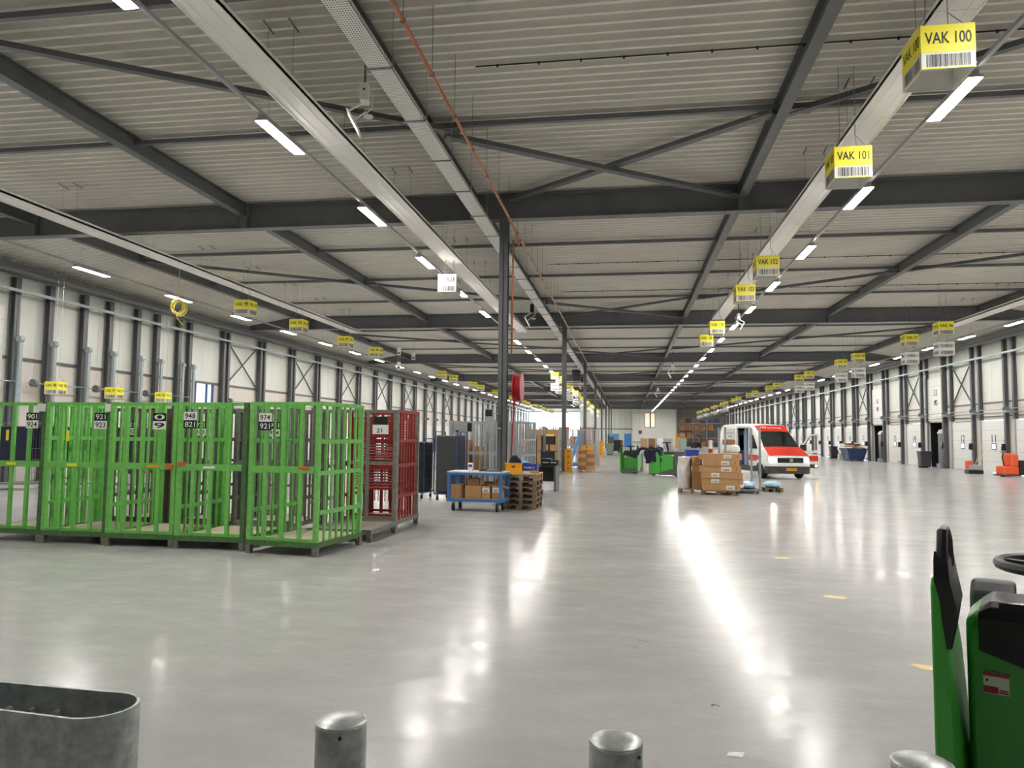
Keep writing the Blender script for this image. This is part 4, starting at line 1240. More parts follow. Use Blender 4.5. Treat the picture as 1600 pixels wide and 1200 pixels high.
# jacket draped over the second machine
t_ = thing('jacket', 'dark blue work jacket draped over the green tow tractor in the middle of the hall', 'jacket', (1.30, 36.75, 0), -.1)
m = MB()
NXJ, NYJ = 15, 12
vs = []
for j in range(NYJ):
    for i in range(NXJ):
        uu, vv = i / (NXJ - 1), j / (NYJ - 1)
        x = -.42 + .8 * uu + .05 * math.sin(vv * 9)
        z = 1.30 - .62 * max(0, vv - .25) / .75 + .05 * math.sin(uu * 11 + vv * 3) - .12 * abs(uu - .5)
        y = .05 - .42 * min(vv / .3, 1) - .08 * max(0, vv - .3) + .05 * math.sin(uu * 14 + vv * 5)
        vs.append((x, y, z))
fs = [(j * NXJ + i, j * NXJ + i + 1, (j + 1) * NXJ + i + 1, (j + 1) * NXJ + i) for j in range(NYJ - 1) for i in range(NXJ - 1)]
m.add(vs, fs)
o = m.build('jacket_body', NAVY, t_, smooth=True)
o.modifiers.new('s', 'SOLIDIFY').thickness = .03
MB().tube([(-.3, -.2, 1.27), (-.52, -.25, 1.32), (-.68, -.28, 1.27), (-.76, -.3, 1.1), (-.80, -.3, .98)], .075, 10).build('sleeve', NAVY, t_, smooth=True)

# ------------------------------------------------------------------ delivery van
VA = math.radians(-13.5)     # direction of the van's rear measured from +Y
VX, VY = 7.30, 35.1
van = thing('delivery_van', 'white delivery van with red bonnet, lit headlamps and open doors', 'van', (VX, VY, 0), -VA)
# local frame: x to the right as seen from the front (camera side), y to the rear
ST = [(-.02, .60, 1.0, .80), (.06, .86, 1.08, .90), (.25, .95, 1.18, .94), (.55, 1.0, 1.34, .90), (.88, 1.01, 1.50, .86), (1.22, 1.015, 1.80, .80), (1.66, 1.02, 2.18, .76), (2.05, 1.02, 2.43, .76), (2.16, 1.02, 2.48, .765), (2.25, 1.02, 2.52, .77), (3.82, 1.02, 2.60, .78), (5.2, 1.02, 2.60, .78), (6.1, 1.01, 2.56, .78), (6.25, .99, 2.40, .80)]
def vring(y, w_, h, wt):
    zb = .42
    belt = min(h - .06, 1.28)
    up_ = max(belt + .03, h - .14)
    L = [(-w_ * .96, y, zb), (-w_, y, .72), (-w_, y, belt), (-(w_ * .35 + wt * .65) - .02, y, up_), (-wt, y, h - .03), (-wt * .55, y, h)]
    R_ = [(-a, b, c) for a, b, c in reversed(L)]
    return L + R_
vr = [vring(*s) for s in ST]
m = MB()
# the sliding-door side (local -x) is open between y 2.25 and 3.8
m.loft(vr, skip=lambda j, i: (j == 9 and i in (0, 1, 2)) or (4 <= j <= 7 and i == 8) or (4 <= j <= 5 and i in (4, 5, 6)))
m.build('body_shell', WHITEV, van, smooth=True)
def sample(j, fj, i, fi, off=.012):
    """a point on the body surface between rings j, j+1 and profile points i, i+1, lifted by off"""
    a = Vector(vr[j][i]).lerp(Vector(vr[j + 1][i]), fj)
    b = Vector(vr[j][i + 1]).lerp(Vector(vr[j + 1][i + 1]), fj)
    return a.lerp(b, fi)
def patch(name, m_, js, i0, i1, off, f0=0., f1=1., parent=None, smooth=True):
    b = MB()
    rows = []
    for j in range(js[0], js[1] + 1):
        R_ = vr[j]
        pts_ = []
        for i in range(i0, i1 + 1):
            q = Vector(R_[i])
            if i == i0 and f0: q = Vector(R_[i]).lerp(Vector(R_[i + 1]), f0)
            if i == i1 and f1 < 1: q = Vector(R_[i - 1]).lerp(Vector(R_[i]), f1)
            pts_.append(q + Vector(off))
        rows.append(pts_)
    b.loft(rows, closed=False, caps=False)
    return b.build(name, m_, parent or van, smooth=smooth)
patch('bonnet', REDV, (1, 4), 4, 7, (0, -.008, .012))
patch('roof_front', REDV, (6, 8), 4, 7, (0, -.008, .012))
patch('windscreen', GLASSD, (4, 6), 4, 7, (0, .0, .006))
MB().bar((-.75, .84, 1.49), (.75, .84, 1.49), .05, .04).build('wiper_cowl', BLACK, van)
lt = MB()
d_ = (Vector(vr[8][5]) - Vector(vr[6][5])).normalized()
o_ = (Vector(vr[6][5]) + Vector(vr[6][6])) / 2 + d_ * .30 + Vector((0, -.03, .035))
lt.text('W', o_ + Vector((-.40, 0, 0)), (1, 0, 0), d_, .30, .19)
lt.text('eerning', o_ + Vector((.10, 0, 0)) - d_ * .02, (1, 0, 0), d_, .66, .14)
lt.build('roof_lettering', WHT, van)
# front end
m = MB()
rb = []
for y, hw in ((-.10, .62), (-.06, .84), (.10, .99), (.45, 1.03)):
    rb.append([(-hw, y, .26), (-hw, y, .60), (hw, y, .60), (hw, y, .26)])
m.loft(rb).build('bumper', DARKG, van, smooth=False, bevel=.03)
rb = []
for y, hw in ((-.07, .60), (-.04, .82), (.10, .975), (.40, 1.01)):
    rb.append([(-hw, y, .585), (-hw, y, .76), (hw, y, .76), (hw, y, .585)])
MB().loft(rb).build('bumper_upper', WHITEV, van, bevel=.02)
m = MB().prism([(-.06, .74), (-.06, .98), (.02, .99), (.1, .74)], 'x', -.60, .60)
gr = m.build('grille', BLACKG, van)
m = MB()
for z in (.80, .87, .94): m.box(-.58, .58, -.072, -.06, z, z + .02)
m.build('grille_bars', DARKG, gr)
em = MB().lathe([(.075, -.085), (.088, -.085), (.088, -.07), (.075, -.07)], (0.02, 0, .87), 24, 'y')
em.bar((-.04, -.08, .92), (.02, -.08, .815), .016, .01, up=(0, 1, 0)).bar((.08, -.08, .92), (.02, -.08, .815), .016, .01, up=(0, 1, 0)).bar((-.015, -.08, .93), (.02, -.08, .88), .014, .01, up=(0, 1, 0)).bar((.055, -.08, .93), (.02, -.08, .88), .014, .01, up=(0, 1, 0))
em.build('front_emblem', GALV, gr)
for sx in (-1, 1):
    hl = MB().loft([[(sx * .62, -.03, .80), (sx * .62, -.02, .99), (sx * .62, .1, .99), (sx * .62, .1, .80)],
                    [(sx * .82, .0, .80), (sx * .82, .02, 1.02), (sx * .82, .12, 1.02), (sx * .82, .12, .80)],
                    [(sx * .965, .14, .80), (sx * .95, .16, 1.05), (sx * .93, .26, 1.05), (sx * .94, .26, .80)]])
    h = hl.build('headlamp', mat('headlamp_glass', '#dfe3e4', .12, 0, coat=.4), van)
    MB().lathe([(.0, -.03), (.075, -.025), (.085, .0)], (sx * .80, -.005, .90), 16, 'y').build('lit_bulb', LAMPH, h, smooth=True)
m = MB().box(-.26, .26, -.118, -.10, .40, .52).box(-.26, -.215, -.12, -.118, .40, .52, 2)
m.text('VTX-90-K', (.025, -.121, .46), (1, 0, 0), (0, 0, 1), .42, .075, 1)
m.build('number_plate', [YELP, BLK, BLUEP], van)
def vwheel(x, y, sx):
    o = MB().lathe([(.2, -.11), (.30, -.11), (.335, -.08), (.345, 0), (.335, .08), (.30, .11), (.2, .11)], (x, y, .345), 28, 'x').build('wheel', RUB, van, smooth=True)
    b = MB().cyl((x + sx * .06, y, .345), (x + sx * .09, y, .345), .2, n=24)
    for k in range(5):
        a = 2 * PI * k / 5
        b.bar((x + sx * .10, y, .345), (x + sx * .10, y + .19 * math.cos(a), .345 + .19 * math.sin(a)), .05, .02, up=(1, 0, 0))
    b.build('wheel_rim', GALV, o)
for sx in (-1, 1):
    vwheel(sx * .87, .98, sx); vwheel(sx * .87, 4.6, sx)
    ar = MB()
    for yc in (.98, 4.6):
        ar.prism([(yc + .40 * math.cos(a), .345 + .40 * math.sin(a)) for a in np.linspace(0, PI, 16)], 'x', sx * .9, sx * 1.035)
    ar.build('wheel_arch', BLACK, van)
    MB().prism([(1.4, .30), (4.2, .30), (4.2, .56), (1.4, .56)], 'x', sx * .98, sx * 1.035).build('sill_trim', DARKG, van)
    b = MB()
    if sx < 0:
        b.box(-1.03, -1.02, 1.42, 2.25, .80, 1.08).prism([(.62, 1.05), (.95, 1.05), (1.42, 1.08), (1.42, .80), (1.2, .84), (.95, .98)], 'x', -1.03, -1.018)
    else:
        b.box(1.02, 1.03, 2.2, 5.0, .80, 1.08)
    b.build('red_side_stripe', REDV, van)
# cab side glass and mirror on the passenger side
MB().prism([(1.25, 1.38), (2.08, 1.38), (2.08, 2.02), (1.75, 2.02)], 'x', -1.022, -.985).build('side_window', GLASSD, van)
for sx in (-1,):
    MB().box(-1.24, -1.05, 1.36, 1.46, 1.38, 1.70).bar((-1.0, 1.42, 1.45), (-1.1, 1.42, 1.45), .05).build('wing_mirror', BLACK, van, bevel=.03)
MB().box(-1.035, -1.022, 2.0, 2.15, 1.18, 1.22).build('door_handle', BLACK, van)
# cargo hold seen through the open sliding door
ho = MB().box(-.95, .95, 2.25, 6.1, .44, .5).box(.90, .94, 2.25, 6.1, .5, 2.3).box(-.95, .95, 2.16, 2.22, .5, 2.3).box(-.9, .9, 6.05, 6.1, .5, 2.3)
ho.build('cargo_hold', DARKG, van)
pl = MB().box(-.99, -.93, 2.24, 2.30, .46, 2.36).box(-.99, -.93, 3.76, 3.83, .46, 2.36).box(-.99, -.93, 2.24, 3.83, .42, .50).box(-.97, -.91, 2.24, 3.83, 2.36, 2.44)
pl.build('door_frame', WHITEV, van)
mb_ = MB().box(.5, .56, 2.4, 5.8, .5, 2.25).box(-.88, .5, 4.4, 4.46, .5, 2.25).box(-.6, .3, 4.38, 4.4, 1.25, 2.0, 1).box(-.9, -.7, 2.75, 2.95, .5, 2.35).box(-.88, -.5, 3.1, 3.14, .5, 2.2).box(.45, .5, 2.9, 3.6, 1.2, 2.0, 1)
mb_.build('inner_bulkhead', [mat('van_inner_panel', '#8c9cba', .5), BLACKG], van)
sd = MB().box(-1.10, -1.05, 3.84, 5.3, .50, 2.35).box(-1.104, -1.10, 3.86, 4.95, 1.18, 1.2, 1).box(-1.104, -1.10, 3.86, 4.95, 2.1, 2.12, 1)
so = sd.build('sliding_door', [WHITEV, DARKG], van, bevel=.01)
MB().box(-1.108, -1.104, 4.1, 4.6, 1.93, 1.97).text('ZORG', (-1.108, 4.4, 1.7), (0, -1, 0), (0, 0, 1), .85, .2, 1).build('door_lettering', [DARKG, REDP], so)
MB().box(-1.045, -.985, 6.12, 6.26, .75, 1.25).build('tail_lamp', REDP, van)
# open driver's door on the far side, swung out
dd = MB()
x0, x1 = 1.03, 1.98
yd = 1.22
dd.prism([(x0, .62), (x1, .62), (x1, 1.30), (x0, 1.30)], 'y', yd, yd + .07)
dd.bar((x0 + .02, yd + .03, 1.30), (x0 + .55, yd + .03, 2.02), .06, .06).bar((x0 + .53, yd + .03, 2.02), (x1, yd + .03, 2.06), .06, .06).bar((x1 - .04, yd + .03, 1.3), (x1 - .04, yd + .03, 2.06), .08, .06)
do = dd.build('open_cab_door', WHITEV, van)
MB().bar((x0 + .1, yd - .003, 1.34), (x0 + .55, yd - .003, 1.97), .03, .02).bar((x0 + .55, yd - .003, 1.97), (x1 - .1, yd - .003, 2.0), .03, .02).bar((x1 - .12, yd - .003, 1.32), (x1 - .12, yd - .003, 2.02), .05, .02).build('window_seal', BLACK, do)
MB().box(x0, x1 - .03, yd - .006, yd, .80, 1.06).build('door_stripe', REDV, do)
MB().box(x0, x1 - .03, yd - .006, yd + .0, .48, .66).build('door_trim', DARKG, do)
MB().box(x1 - .18, x1 - .08, yd - .012, yd - .004, .54, .62).build('side_marker_lamp', AMBER, do)
MB().box(x0 + .02, x0 + .3, yd - .12, yd - .02, 1.28, 1.58).build('wing_mirror', BLACK, do, bevel=.03)
MB().box(x1 - .3, x1 - .08, yd - .02, yd - .004, 1.14, 1.18).build('door_handle', BLACK, do)

# ------------------------------------------------------------------ long cartons in front of the van
BX, BYY = 3.02, 25.15
pallet('wooden pallet under the stack of long flat cartons', (BX - .06, BYY, 0), PI / 2 - .12, WOODD, Wd=.75, D=1.1)
LONG = [(1.17, .03, -.10), (1.30, .07, -.13), (1.30, .06, -.14), (1.32, .0, -.12), (1.13, .03, -.09), (1.36, .01, -.10)]
LBL = [((.28, .11, .26, .13),), ((-.22, .11, .25, .13),), ((-.2, .11, .25, .13),), ((.2, .1, .33, .15),), ((.12, .1, .25, .13),), ((.22, .1, .25, .11),)]
z = .146
for k in range(6):
    w_, dx, ro = LONG[k]
    hh = .198 if k not in (3, 4) else .204
    b = carton('long flat carton in the stack before the van, %s' % ('lowest of the six', 'second from below', 'third from below', 'fourth from below', 'fifth from below', 'topmost of the six')[k], (BX + dx, BYY + .02 * (k % 2), z), (w_, .78, hh - .002), ro, CARD, lab=LBL[k], group='long flat cartons', tape=False)
    MB().box(w_ * .38, w_ * .38 + .03, -.393, -.39, .05, .15).build('printed_mark', CARDD, b)
    z += hh
for k in range(4):
    carton('short carton at the left back of the long carton stack, %s' % ('lowest', 'second', 'third', 'topmost')[k], (2.36, 25.95, .146 + .27 * k), (.34, .8, .268), -.1, CARD, group='short cartons beside the stack', tape=False)
pallet('pallet under the short cartons and the film wrapped goods', (2.20, 26.1, 0), -.1, WOOD, Wd=.9, D=1.1)
t_ = thing('wrapped_goods', 'goods wrapped in crumpled clear film left of the long cartons', 'wrapped load', (1.96, 26.2, .146), -.1)
m = MB()
rings = []
for j in range(9):
    z_ = j * .13
    rings.append([((.19 + .03 * math.sin(5 * a + j) + .02 * random.random()) * (1.15 if abs(math.cos(a)) > .7 else 1) * math.cos(a), (.42 + .03 * math.sin(7 * a + 2 * j)) * math.sin(a), z_) for a in np.linspace(0, 2 * PI, 25)[:-1]])
m.loft(rings).build('film', WRAPW, t_, smooth=True)
# white wrapped pallet with a blue crate behind
pallet('pallet under the white wrapped load with the blue crate', (2.85, 32.9, 0), .05, WOODL, Wd=.85, D=1.1)
t_ = thing('wrapped_load', 'white wrapped load on a pallet carrying the dark blue crate', 'wrapped load', (2.85, 32.9, .146), .05)
m = MB(); rings = []
for j in range(7):
    a_ = .42 + .015 * (j % 2); b_ = .52
    rings.append([(-a_, -b_, j * .15), (-a_ * .3, -b_ - .02, j * .15), (a_, -b_, j * .15), (a_ + .01, 0, j * .15), (a_, b_, j * .15), (-a_, b_, j * .15)])
m.loft(rings).build('wrap', WRAPW, t_)
crate('dark blue plastic crate on the white wrapped load', (2.75, 32.7, 1.05), (.55, .4, .28), .05, BLUEP)

# post trolley with bags
t_ = thing('post_trolley', 'low trolley with four upright grey posts beside the long carton stack', 'trolley', (3.83, 26.62, 0), -.0)
MB().box(-.62, .62, -.9, -.84, .09, .13).box(-.62, .62, .84, .9, .09, .13).box(-.62, -.56, -.84, .84, .09, .13).box(.56, .62, -.84, .84, .09, .13).box(-.56, .56, -.84, .84, .10, .115).build('trolley_frame', STEEL, t_)
for sx in (-1, 1):
    for sy in (-1, 1):
        MB().box(sx * .56 - .033, sx * .56 + .033, sy * .86 - .033, sy * .86 + .033, .13, 2.22).box(sx * .56 - .05, sx * .56 + .05, sy * .86 - .05, sy * .86 + .05, .13, .17).build('post', GALVD, t_)
        caster(t_, sx * .5, sy * .74, .035)
def bag(label, loc, d, m_, seed, rotz=0):
    rd = random.Random(seed)
    rings = []
    for j, (sc, zz) in enumerate(((.75, 0), (1, .2), (1.03, .5), (.9, .8), (.55, .97), (.1, 1.))):
        rings.append([(d[0] / 2 * sc * math.copysign(abs(math.cos(a)) ** .6, math.cos(a)) * (1 + .05 * rd.random()), d[1] / 2 * sc * math.copysign(abs(math.sin(a)) ** .6, math.sin(a)), zz * d[2] + .02 * rd.random()) for a in np.linspace(0, 2 * PI, 17)[:-1]])
    return tag(MB().loft(rings).build('filled_bag', m_, loc=loc, rotz=rotz, smooth=True), label, 'bag')
bag('pale blue filled bag low on the post trolley near its right posts', (4.16, 26.75, .118), (.42, 1.0, .24), mat('pale_blue_bag', '#9cc6dc', .35, 0, .1, 8, .3), 3, -.1)
bag('white filled bag low on the post trolley beside the pale blue one', (3.80, 26.4, .118), (.28, .6, .2), WRAPW, 4)
t_ = carton('tall carton carrying the white bag on the post trolley', (3.46, 27.0, .118), (.34, .6, 1.2), 0, CARD)
bag('white bag lying on the tall carton above the long carton stack', (3.62, 27.0, 1.32), (.6, .5, .3), WRAPW, 5)
t_ = carton('small brown open box on the white bag before the van', (3.55, 27.0, 1.62), (.3, .3, .17), .5, CARDD)
tag(MB().cyl((0, 0, 0), (0, 0, .14), .07, n=16).cyl((0, 0, .14), (0, 0, .42), .065, .06, n=16, m=1).build('warning_cylinder', [REDP, WHT], loc=(2.75, 25.4, 1.352), smooth=True), 'red and white cylinder standing on the topmost long carton', 'cylinder')
pallet('small pallet under the light blue bag beyond the post trolley', (5.0, 27.2, 0), .1, WOODD, Wd=.6, D=.8)
bag('light blue bag on the small pallet right of the posts', (5.02, 27.1, .146), (.5, .7, .2), mat('pale_blue_bag', '#9cc6dc', .35), 9)

# ------------------------------------------------------------------ far end of the hall
RCF = 'roll containers at the far white block'
for i, (x, y, ld) in enumerate(((2.3, 104, CARD), (3.4, 104.5, CARDD), (4.5, 104, WRAPW), (5.6, 104.6, CLIGHT), (6.7, 104, CLIGHT), (7.6, 103, mat('greenish_load', '#93a79c', .6)))):
    roll_container('grey roll container before the far white block, %s of six from the left' % ORD[i].replace('nearest', 'first'), (x, y, 0), .05 * i, CLIGHT, Wd=.9, D=.9, H=1.8, group=RCF, cover=ld if i < 4 else (ld if i == 5 else None))
def rack(label, x0, x1, y, levels, dep=1.1, H=5.2, nb=3, group=None):
    t_ = thing('pallet_rack', label, 'rack', (x0, y, 0), 0, group)
    n = nb + 1
    for k in range(n):
        x = (x1 - x0) * k / nb
        m = MB().box(x - .05, x + .05, 0, .1, 0, H).box(x - .05, x + .05, dep - .1, dep, 0, H)
        zz = .3
        while zz < H - .6:
            m.bar((x, .05, zz), (x, dep - .05, zz + .5), .04); zz += .6
        m.build('upright_frame', GALVD, t_)
    for zl in levels:
        for k in range(nb):
            a, b_ = (x1 - x0) * k / nb + .05, (x1 - x0) * (k + 1) / nb - .05
            MB().box(a, b_, 0, .05, zl - .13, zl).box(a, b_, dep - .05, dep, zl - .13, zl).box(a, b_, .05, dep - .05, zl - .03, zl).build('beam_level', ORANGER, t_)
    return t_
rack('tall pallet rack with orange beams at the far wall right of the white block', 10.9, 19.6, 160.5, (1.9, 3.6, 5.0))
rd = random.Random(5)
gi = 0
for zl in (0, 1.9, 3.6, 5.0):
    for k in range(6):
        x = 10.9 + 2.9 * (k // 2) + .78 + 1.3 * (k % 2)
        if rd.random() < .25: continue
        c_ = rd.choice((CARD, CARDD, BLUED, BLUED, WRAPW, ORNG, DARKG))
        hh = rd.uniform(.6, 1.1)
        nm = {CARD: 'brown', CARDD: 'dark brown', BLUED: 'dark blue', WRAPW: 'white', ORNG: 'orange', DARKG: 'dark grey'}[c_]
        carton('%s load on the %s of the far rack, %s from the left' % (nm, {0: 'ground', 1.9: 'first level', 3.6: 'second level', 5.0: 'top level'}[zl], ORD[k].replace('nearest', 'first')), (x, 161.05, zl + .002), (1.0, .9, hh), 0, c_, group='loads on the far rack', name='rack_load', tape=False)
# forklift near the rack
t_ = thing('forklift', 'dark forklift truck with a raised mast before the far orange rack', 'forklift', (12.6, 134.5, 0), .3)
MB().box(-.6, .6, .6, 2.2, .25, 1.1).build('chassis', BLACK, t_, bevel=.06)
MB().box(-.5, -.38, .2, .35, .1, 3.2).box(.38, .5, .2, .35, .1, 3.2).box(-.5, .5, .2, .3, 2.2, 2.35).box(-.5, .5, .2, .3, 3.1, 3.2).build('mast', BLACK, t_)
MB().box(-.55, .55, .6, 2.0, 2.1, 2.2).bar((-.5, .7, 1.1), (-.5, .8, 2.1), .08).bar((.5, .7, 1.1), (.5, .8, 2.1), .08).bar((-.5, 2.0, 1.1), (-.5, 1.9, 2.1), .08).bar((.5, 2.0, 1.1), (.5, 1.9, 2.1), .08).build('overhead_guard', BLACK, t_)
MB().box(-.4, -.28, -.9, .2, .06, .12).box(.28, .4, -.9, .2, .06, .12).build('fork_pair', STEEL, t_)
for x in (-.5, .5):
    for y in (.7, 1.9): MB().cyl((x - .1, y, .28), (x + .1, y, .28), .28, n=16).build('wheel', RUB, t_, smooth=True)
# orange cupboard-like lifting platform beside the rack
t_ = thing('lifting_platform', 'orange lifting platform standing at the right end of the white block', 'lift', (9.6, 137.5, 0), 0)
MB().box(-.9, .9, -.5, .5, 0, 2.0).build('lift_body', mat('lift_orange', '#c98a3c', .5), t_, bevel=.05)
MB().box(-1.1, .6, -.5, .5, 2.3, 2.45).bar((-.8, 0, 2.0), (-.8, 0, 2.35), .1).bar((.4, 0, 2.0), (.4, 0, 2.35), .1).build('lift_deck', YELP, t_)
# blue racks of crates at the far left
for j, (x, y, m_, nn, w_) in enumerate(((-2.6, 140, BLUEL, 4, 2.1), (.1, 138, BLUE, 4, 1.3))):
    for k in range(nn):
        crate('%s crate in the far stack left of the white block, %s' % (('light blue', 'blue')[j], ('lowest', 'second from below', 'third from below', 'topmost')[k]), (x, y, .62 * k), (w_, 1.2, .615), 0, m_, group='far blue crates')
carton('brown carton between the two far stacks of blue crates', (-1.2, 139, 0), (.9, .8, 1.3), 0, CARDD)
# black tug by the columns
t_ = thing('tow_truck', 'black tow truck parked far down the column row beside the yellow crates', 'tow truck', (-1.2, 88, 0), .2)
MB().box(-.6, .6, 0, 1.8, .2, .7).build('chassis', BLACK, t_, bevel=.05)
MB().box(-.55, .55, .1, .25, .7, 1.5).build('backrest', BLACK, t_, bevel=.04)
MB().box(-.4, .4, .9, 1.2, .7, 1.2).build('console', BLACK, t_, bevel=.03)
for x in (-.5, .5):
    for y in (.3, 1.5): MB().cyl((x - .08, y, .2), (x + .08, y, .2), .2, n=14).build('wheel', RUB, t_, smooth=True)
t_ = thing('pallet_stacker', 'yellow and brown stacker beside the black tow truck far down the hall', 'stacker', (-1.9, 87, 0), .1)
MB().box(-.35, .35, 0, .8, 0, 1.3).build('stacker_body', YELP, t_, bevel=.06)
MB().box(-.35, .35, -.12, 0, .1, 1.9).build('stacker_mast', CDARK, t_)
# orange-red frames far left
for i in range(6):
    cage('tall orange barred cage far down the hall left of the columns, %s of six' % ORD[i].replace('nearest', 'first'), (-15.0 + 1.9 * i, 104 + .5 * (i % 2), 0), 0, 1.7, 1.5, 3.2, ORANGER, panels='FLRB', nf=4, ns=3, group='far orange cages', deck=WOOD)
for i in range(4):
    carton('brown load in the far orange cages left of the columns, %s from the left' % ORD[i].replace('nearest', 'first'), (-13.1 + 1.9 * i, 104.75 + .5 * ((i + 1) % 2), .21), (1.2, .9, 1.5 + .2 * (i % 2)), 0, (CARD, CARDD)[i % 2], group='loads in the far orange cages')
# ------------------------------------------------------------------ along the right wall
wheelie('black rubbish bin before dock door 19 on the right wall', (19.7, 75.2, 0), BLACK, 1.15)
t_ = thing('tipping_skip', 'dark blue tipping skip heaped with flattened cardboard by the right wall', 'skip', (19.3, 67.6, 0), 0)
R_ = []
for z, q in ((.15, .75), (1.05, 1.)):
    R_.append([(-.8 * q, -1.15 * q, z), (.8 * q, -1.15 * q, z), (.8 * q, 1.15 * q, z), (-.8 * q, 1.15 * q, z)])
MB().loft(R_).build('skip_body', BLUED, t_)
MB().box(-.85, .85, -1.2, -1.12, .98, 1.08).box(-.85, .85, 1.12, 1.2, .98, 1.08).box(-.85, -.78, -1.2, 1.2, .98, 1.08).box(.78, .85, -1.2, 1.2, .98, 1.08).build('skip_rim', BLUED, t_)
MB().box(-.5, -.35, -1.1, 1.1, 0, .15).box(.35, .5, -1.1, 1.1, 0, .15).build('fork_pockets', DARKG, t_)
rd = random.Random(11)
for k in range(9):
    m = MB().cbox((0, 0, 0), (rd.uniform(.5, .9), rd.uniform(.6, 1.1), .03))
    o = m.build('flattened_carton', CARD if k % 3 else CARDD, loc=(19.3 + rd.uniform(-.45, .45), 67.6 + rd.uniform(-.7, .7), 1.10 + .05 * k))
    o.rotation_euler = (rd.uniform(-.12, .12), rd.uniform(-.15, .15), rd.uniform(0, 3))
    tag(o, 'flattened brown carton in the heap on the dark blue skip', 'cardboard', 'flattened cartons on the skip')
t_ = thing('stretch_wrapper', 'white machine with a roll standing before dock door 18 on the right wall', 'machine', (19.6, 72.0, 0), 0)
MB().box(-.35, .35, -.3, .3, 0, .5).build('machine_base', GALV, t_, bevel=.03)
MB().box(-.3, .3, -.22, .22, .5, 1.45).build('machine_body', WHT, t_, bevel=.08)
MB().cyl((-.38, 0, 1.0), (-.32, 0, 1.0), .2, n=16).build('roll', WHITEV, t_)
wheelie('dark grey rubbish bin before the open dock door 13', (19.75, 53.4, 0), mat('bin_bluegrey', '#34363d', .5), 1.08)
t_ = thing('cleaning_cart', 'low grey and orange cleaning cart with a broom by dock door 11', 'cart', (19.2, 45.0, 0), 0)
MB().box(-.38, .38, -.3, .3, .0, .2).build('cart_base', BLACK, t_, bevel=.03)
MB().box(-.34, .34, -.26, .26, .2, .5).build('cart_body', CLIGHT, t_, bevel=.04)
MB().box(-.39, -.1, -.2, .2, .28, .72).build('orange_tank', ORNG, t_, bevel=.05)
for i, (a, b_) in enumerate((((19.35, 45.2, .45), (20.55, 46.9, 1.75)), ((19.52, 45.1, .45), (20.6, 46.75, 1.7)))):
    tag(MB().cyl(a, b_, .016, n=8).build('broom_stick', WOODL), 'broom stick leaning from the cleaning cart to the post, %s of two' % ('left', 'right')[i], 'broom', 'leaning broom sticks')
t_ = thing('pallet_truck', 'orange electric pallet truck by dock door 10 at the right edge', 'pallet truck', (19.5, 41.9, 0), .3)
MB().box(-.45, .40, -.32, .32, .08, .55).build('motor_housing', ORNG, t_, bevel=.08)
MB().box(-.05, .40, -.32, .32, .5, 1.2).build('rear_hood', ORNG, t_, bevel=.1)
MB().box(.40, .75, -.34, .34, .1, .85).build('battery_box', BLACK, t_, bevel=.02)
MB().tube([(-.2, 0, .55), (-.3, 0, 1.0), (-.24, 0, 1.25)], .035, 8).build('tiller', BLACK, t_)
MB().tube([(-.24, -.16, 1.25), (-.3, 0, 1.3), (-.24, .16, 1.25)], .022, 8).build('tiller_handle', DARKG, t_)
MB().cyl((-.3, -.1, .12), (-.3, .1, .12), .12, n=14).build('wheel', RUB, t_, smooth=True)
MB().box(-.52, .45, -.36, .36, .05, .12).build('skirt', DARKG, t_)

# ------------------------------------------------------------------ foreground: bollards, barrier, floor marks
for i, (x, nm) in enumerate(((-.97, 'left'), (-.038, 'middle'), (.885, 'right'))):
    t_ = thing('bollard', 'galvanised steel bollard in the foreground, %s one of the three' % nm, 'bollard', (x, 2.48, 0), .6 * i, 'foreground bollards')
    MB().cyl((0, 0, .02), (0, 0, .872), .0865, n=40).build('tube', GALV, t_, smooth=True)
    MB().lathe([(.0, .893), (.03, .891), (.06, .884), (.08, .876), (.087, .868), (.087, .862)], n=40).build('domed_cap', mat('galvanised_cap', '#b6bab8', .38, .6, .2, 20, .05), t_, smooth=True)
    MB().box(-.14, .14, -.14, .14, 0, .02).build('foot_plate', GALV, t_)
    MB().cyl((.03, -.0855, .845), (.03, -.0875, .845), .006, n=10).build('drain_hole', BLACK, t_)
t_ = thing('crash_barrier', 'galvanised crash barrier with a rounded end in the left foreground', 'barrier', (0, 0, 0))
def ushape(z, off=0):
    # nose of a folded barrier: two straight legs and a rounded end toward the right
    P = [(-3.56, 2.86 - off)]
    P += [(-2.25, 2.79 - off)]
    for a in np.linspace(PI / 2, -PI / 2, 13):
        P.append((-2.02 + (.15 - off) * math.cos(a), 2.64 + (.13 - off) * math.sin(a) + .015 * math.sin(a)))
    P += [(-2.3, 2.52 + off)]
    P += [(-3.6, 2.60 + off)]
    return [(x, y, z) for x, y in P]
rr = [ushape(.40), ushape(.47), ushape(.80), ushape(.80, .012), ushape(.47, .012), ushape(.40, .012)]
m = MB().loft(rr, closed=False, caps=False)
m.build('barrier_rail', GALV, t_, smooth=True)
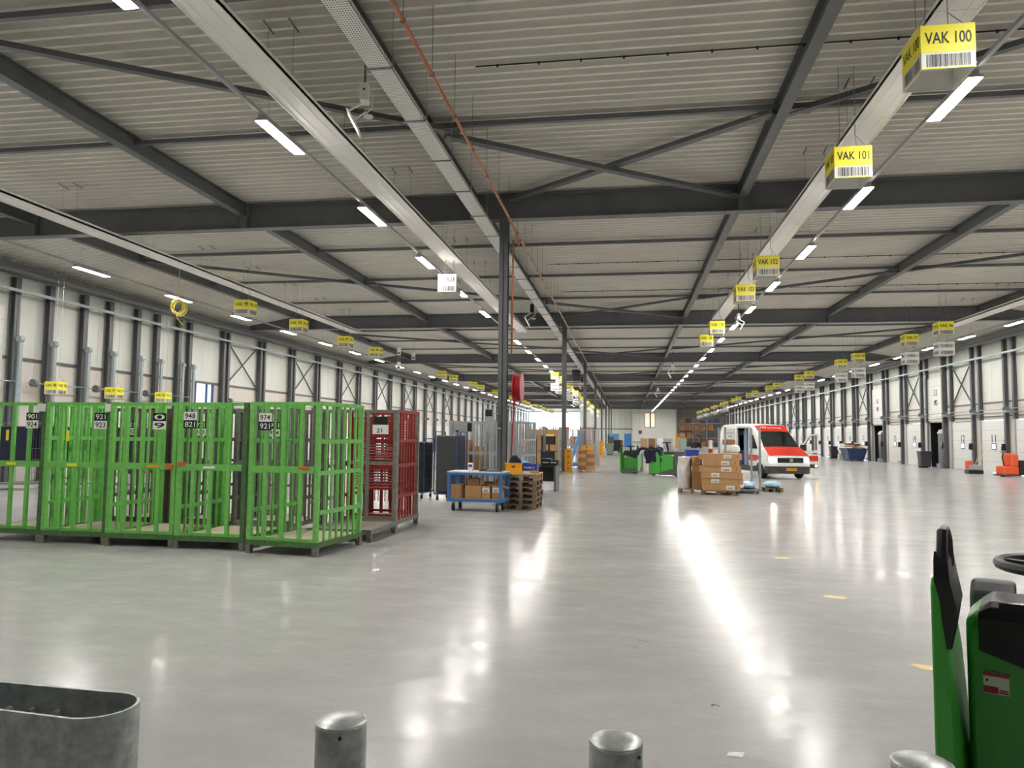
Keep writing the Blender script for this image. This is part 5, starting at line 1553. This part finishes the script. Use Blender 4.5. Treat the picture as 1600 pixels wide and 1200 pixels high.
for x, y in ((-2.52, 2.765), (-2.3, 2.765), (-2.42, 2.77)):
    MB().cyl((x, y + .01, .70), (x, y - .02, .70), .018, n=8).build('bolt', GALV, t_)
MB().box(-2.9, -2.52, 2.545, 2.556, .42, .81).build('overlapping_rail', GALV, t_)
MB().box(-2.86, -2.76, 2.6, 2.78, 0, .62).build('barrier_post', GALV, t_)
def stain(label, x, y, s, seed, rotz=0, m_=None):
    rd = random.Random(seed)
    n = 16
    pts_ = [(s * (1 + .25 * rd.random()) * math.cos(a) * 1.0, s * .55 * (1 + .3 * rd.random()) * math.sin(a)) for a in np.linspace(0, 2 * PI, n + 1)[:-1]]
    b = MB().add([(px, py, .0015) for px, py in pts_], [tuple(range(n))])
    return tag(b.build('floor_stain', m_ or YSTAIN, loc=(x, y, 0), rotz=rotz), label, 'stain', 'floor stains')
stain('yellow worn patch on the floor in front of the large green tow tractor', 2.41, 9.28, .12, 1, -.4)
stain('yellow worn patch on the floor beside the near green tow tractor', 2.42, 6.6, .11, 2, -.5)
stain('faint yellow worn patch on the floor far in front of the long cartons', 2.37, 12.1, .1, 3)
tag(MB().add([(-.05, -.02, .002), (.04, -.03, .002), (.06, .02, .012), (-.03, .03, .004)], [(0, 1, 2, 3)]).build('paper_scrap', WHT, loc=(.62, 4.6, 0)), 'scrap of white paper on the floor before the right bollard', 'paper')
for i, (x, y, ro, l_, w_) in enumerate(((.03, 6.75, -.6, .16, .012), (.14, 6.95, -.5, .12, .01), (-.35, 8.1, .05, .22, .008), (.6, 5.4, .2, .06, .03))):
    n = 8
    up_ = [(-l_ / 2 + l_ * k / (n - 1), w_ / 2 * math.sin(PI * (k + .3) / n) + .02 * math.sin(k * .5), .001) for k in range(n)]
    lo_ = [(a, b - w_, c) for a, b, c in reversed(up_)]
    tag(MB().add(up_ + lo_, [tuple(range(2 * n - 1, -1, -1))]).build('scuff_mark', mat('scuff_dark', '#54524e', .6), loc=(x, y, 0), rotz=ro), 'dark scuff mark on the open floor, %s' % ('curved one of a pair', 'thinner one of a pair', 'long faint one farther off', 'small blot nearest the bollards')[i], 'scuff mark', 'floor scuffs')
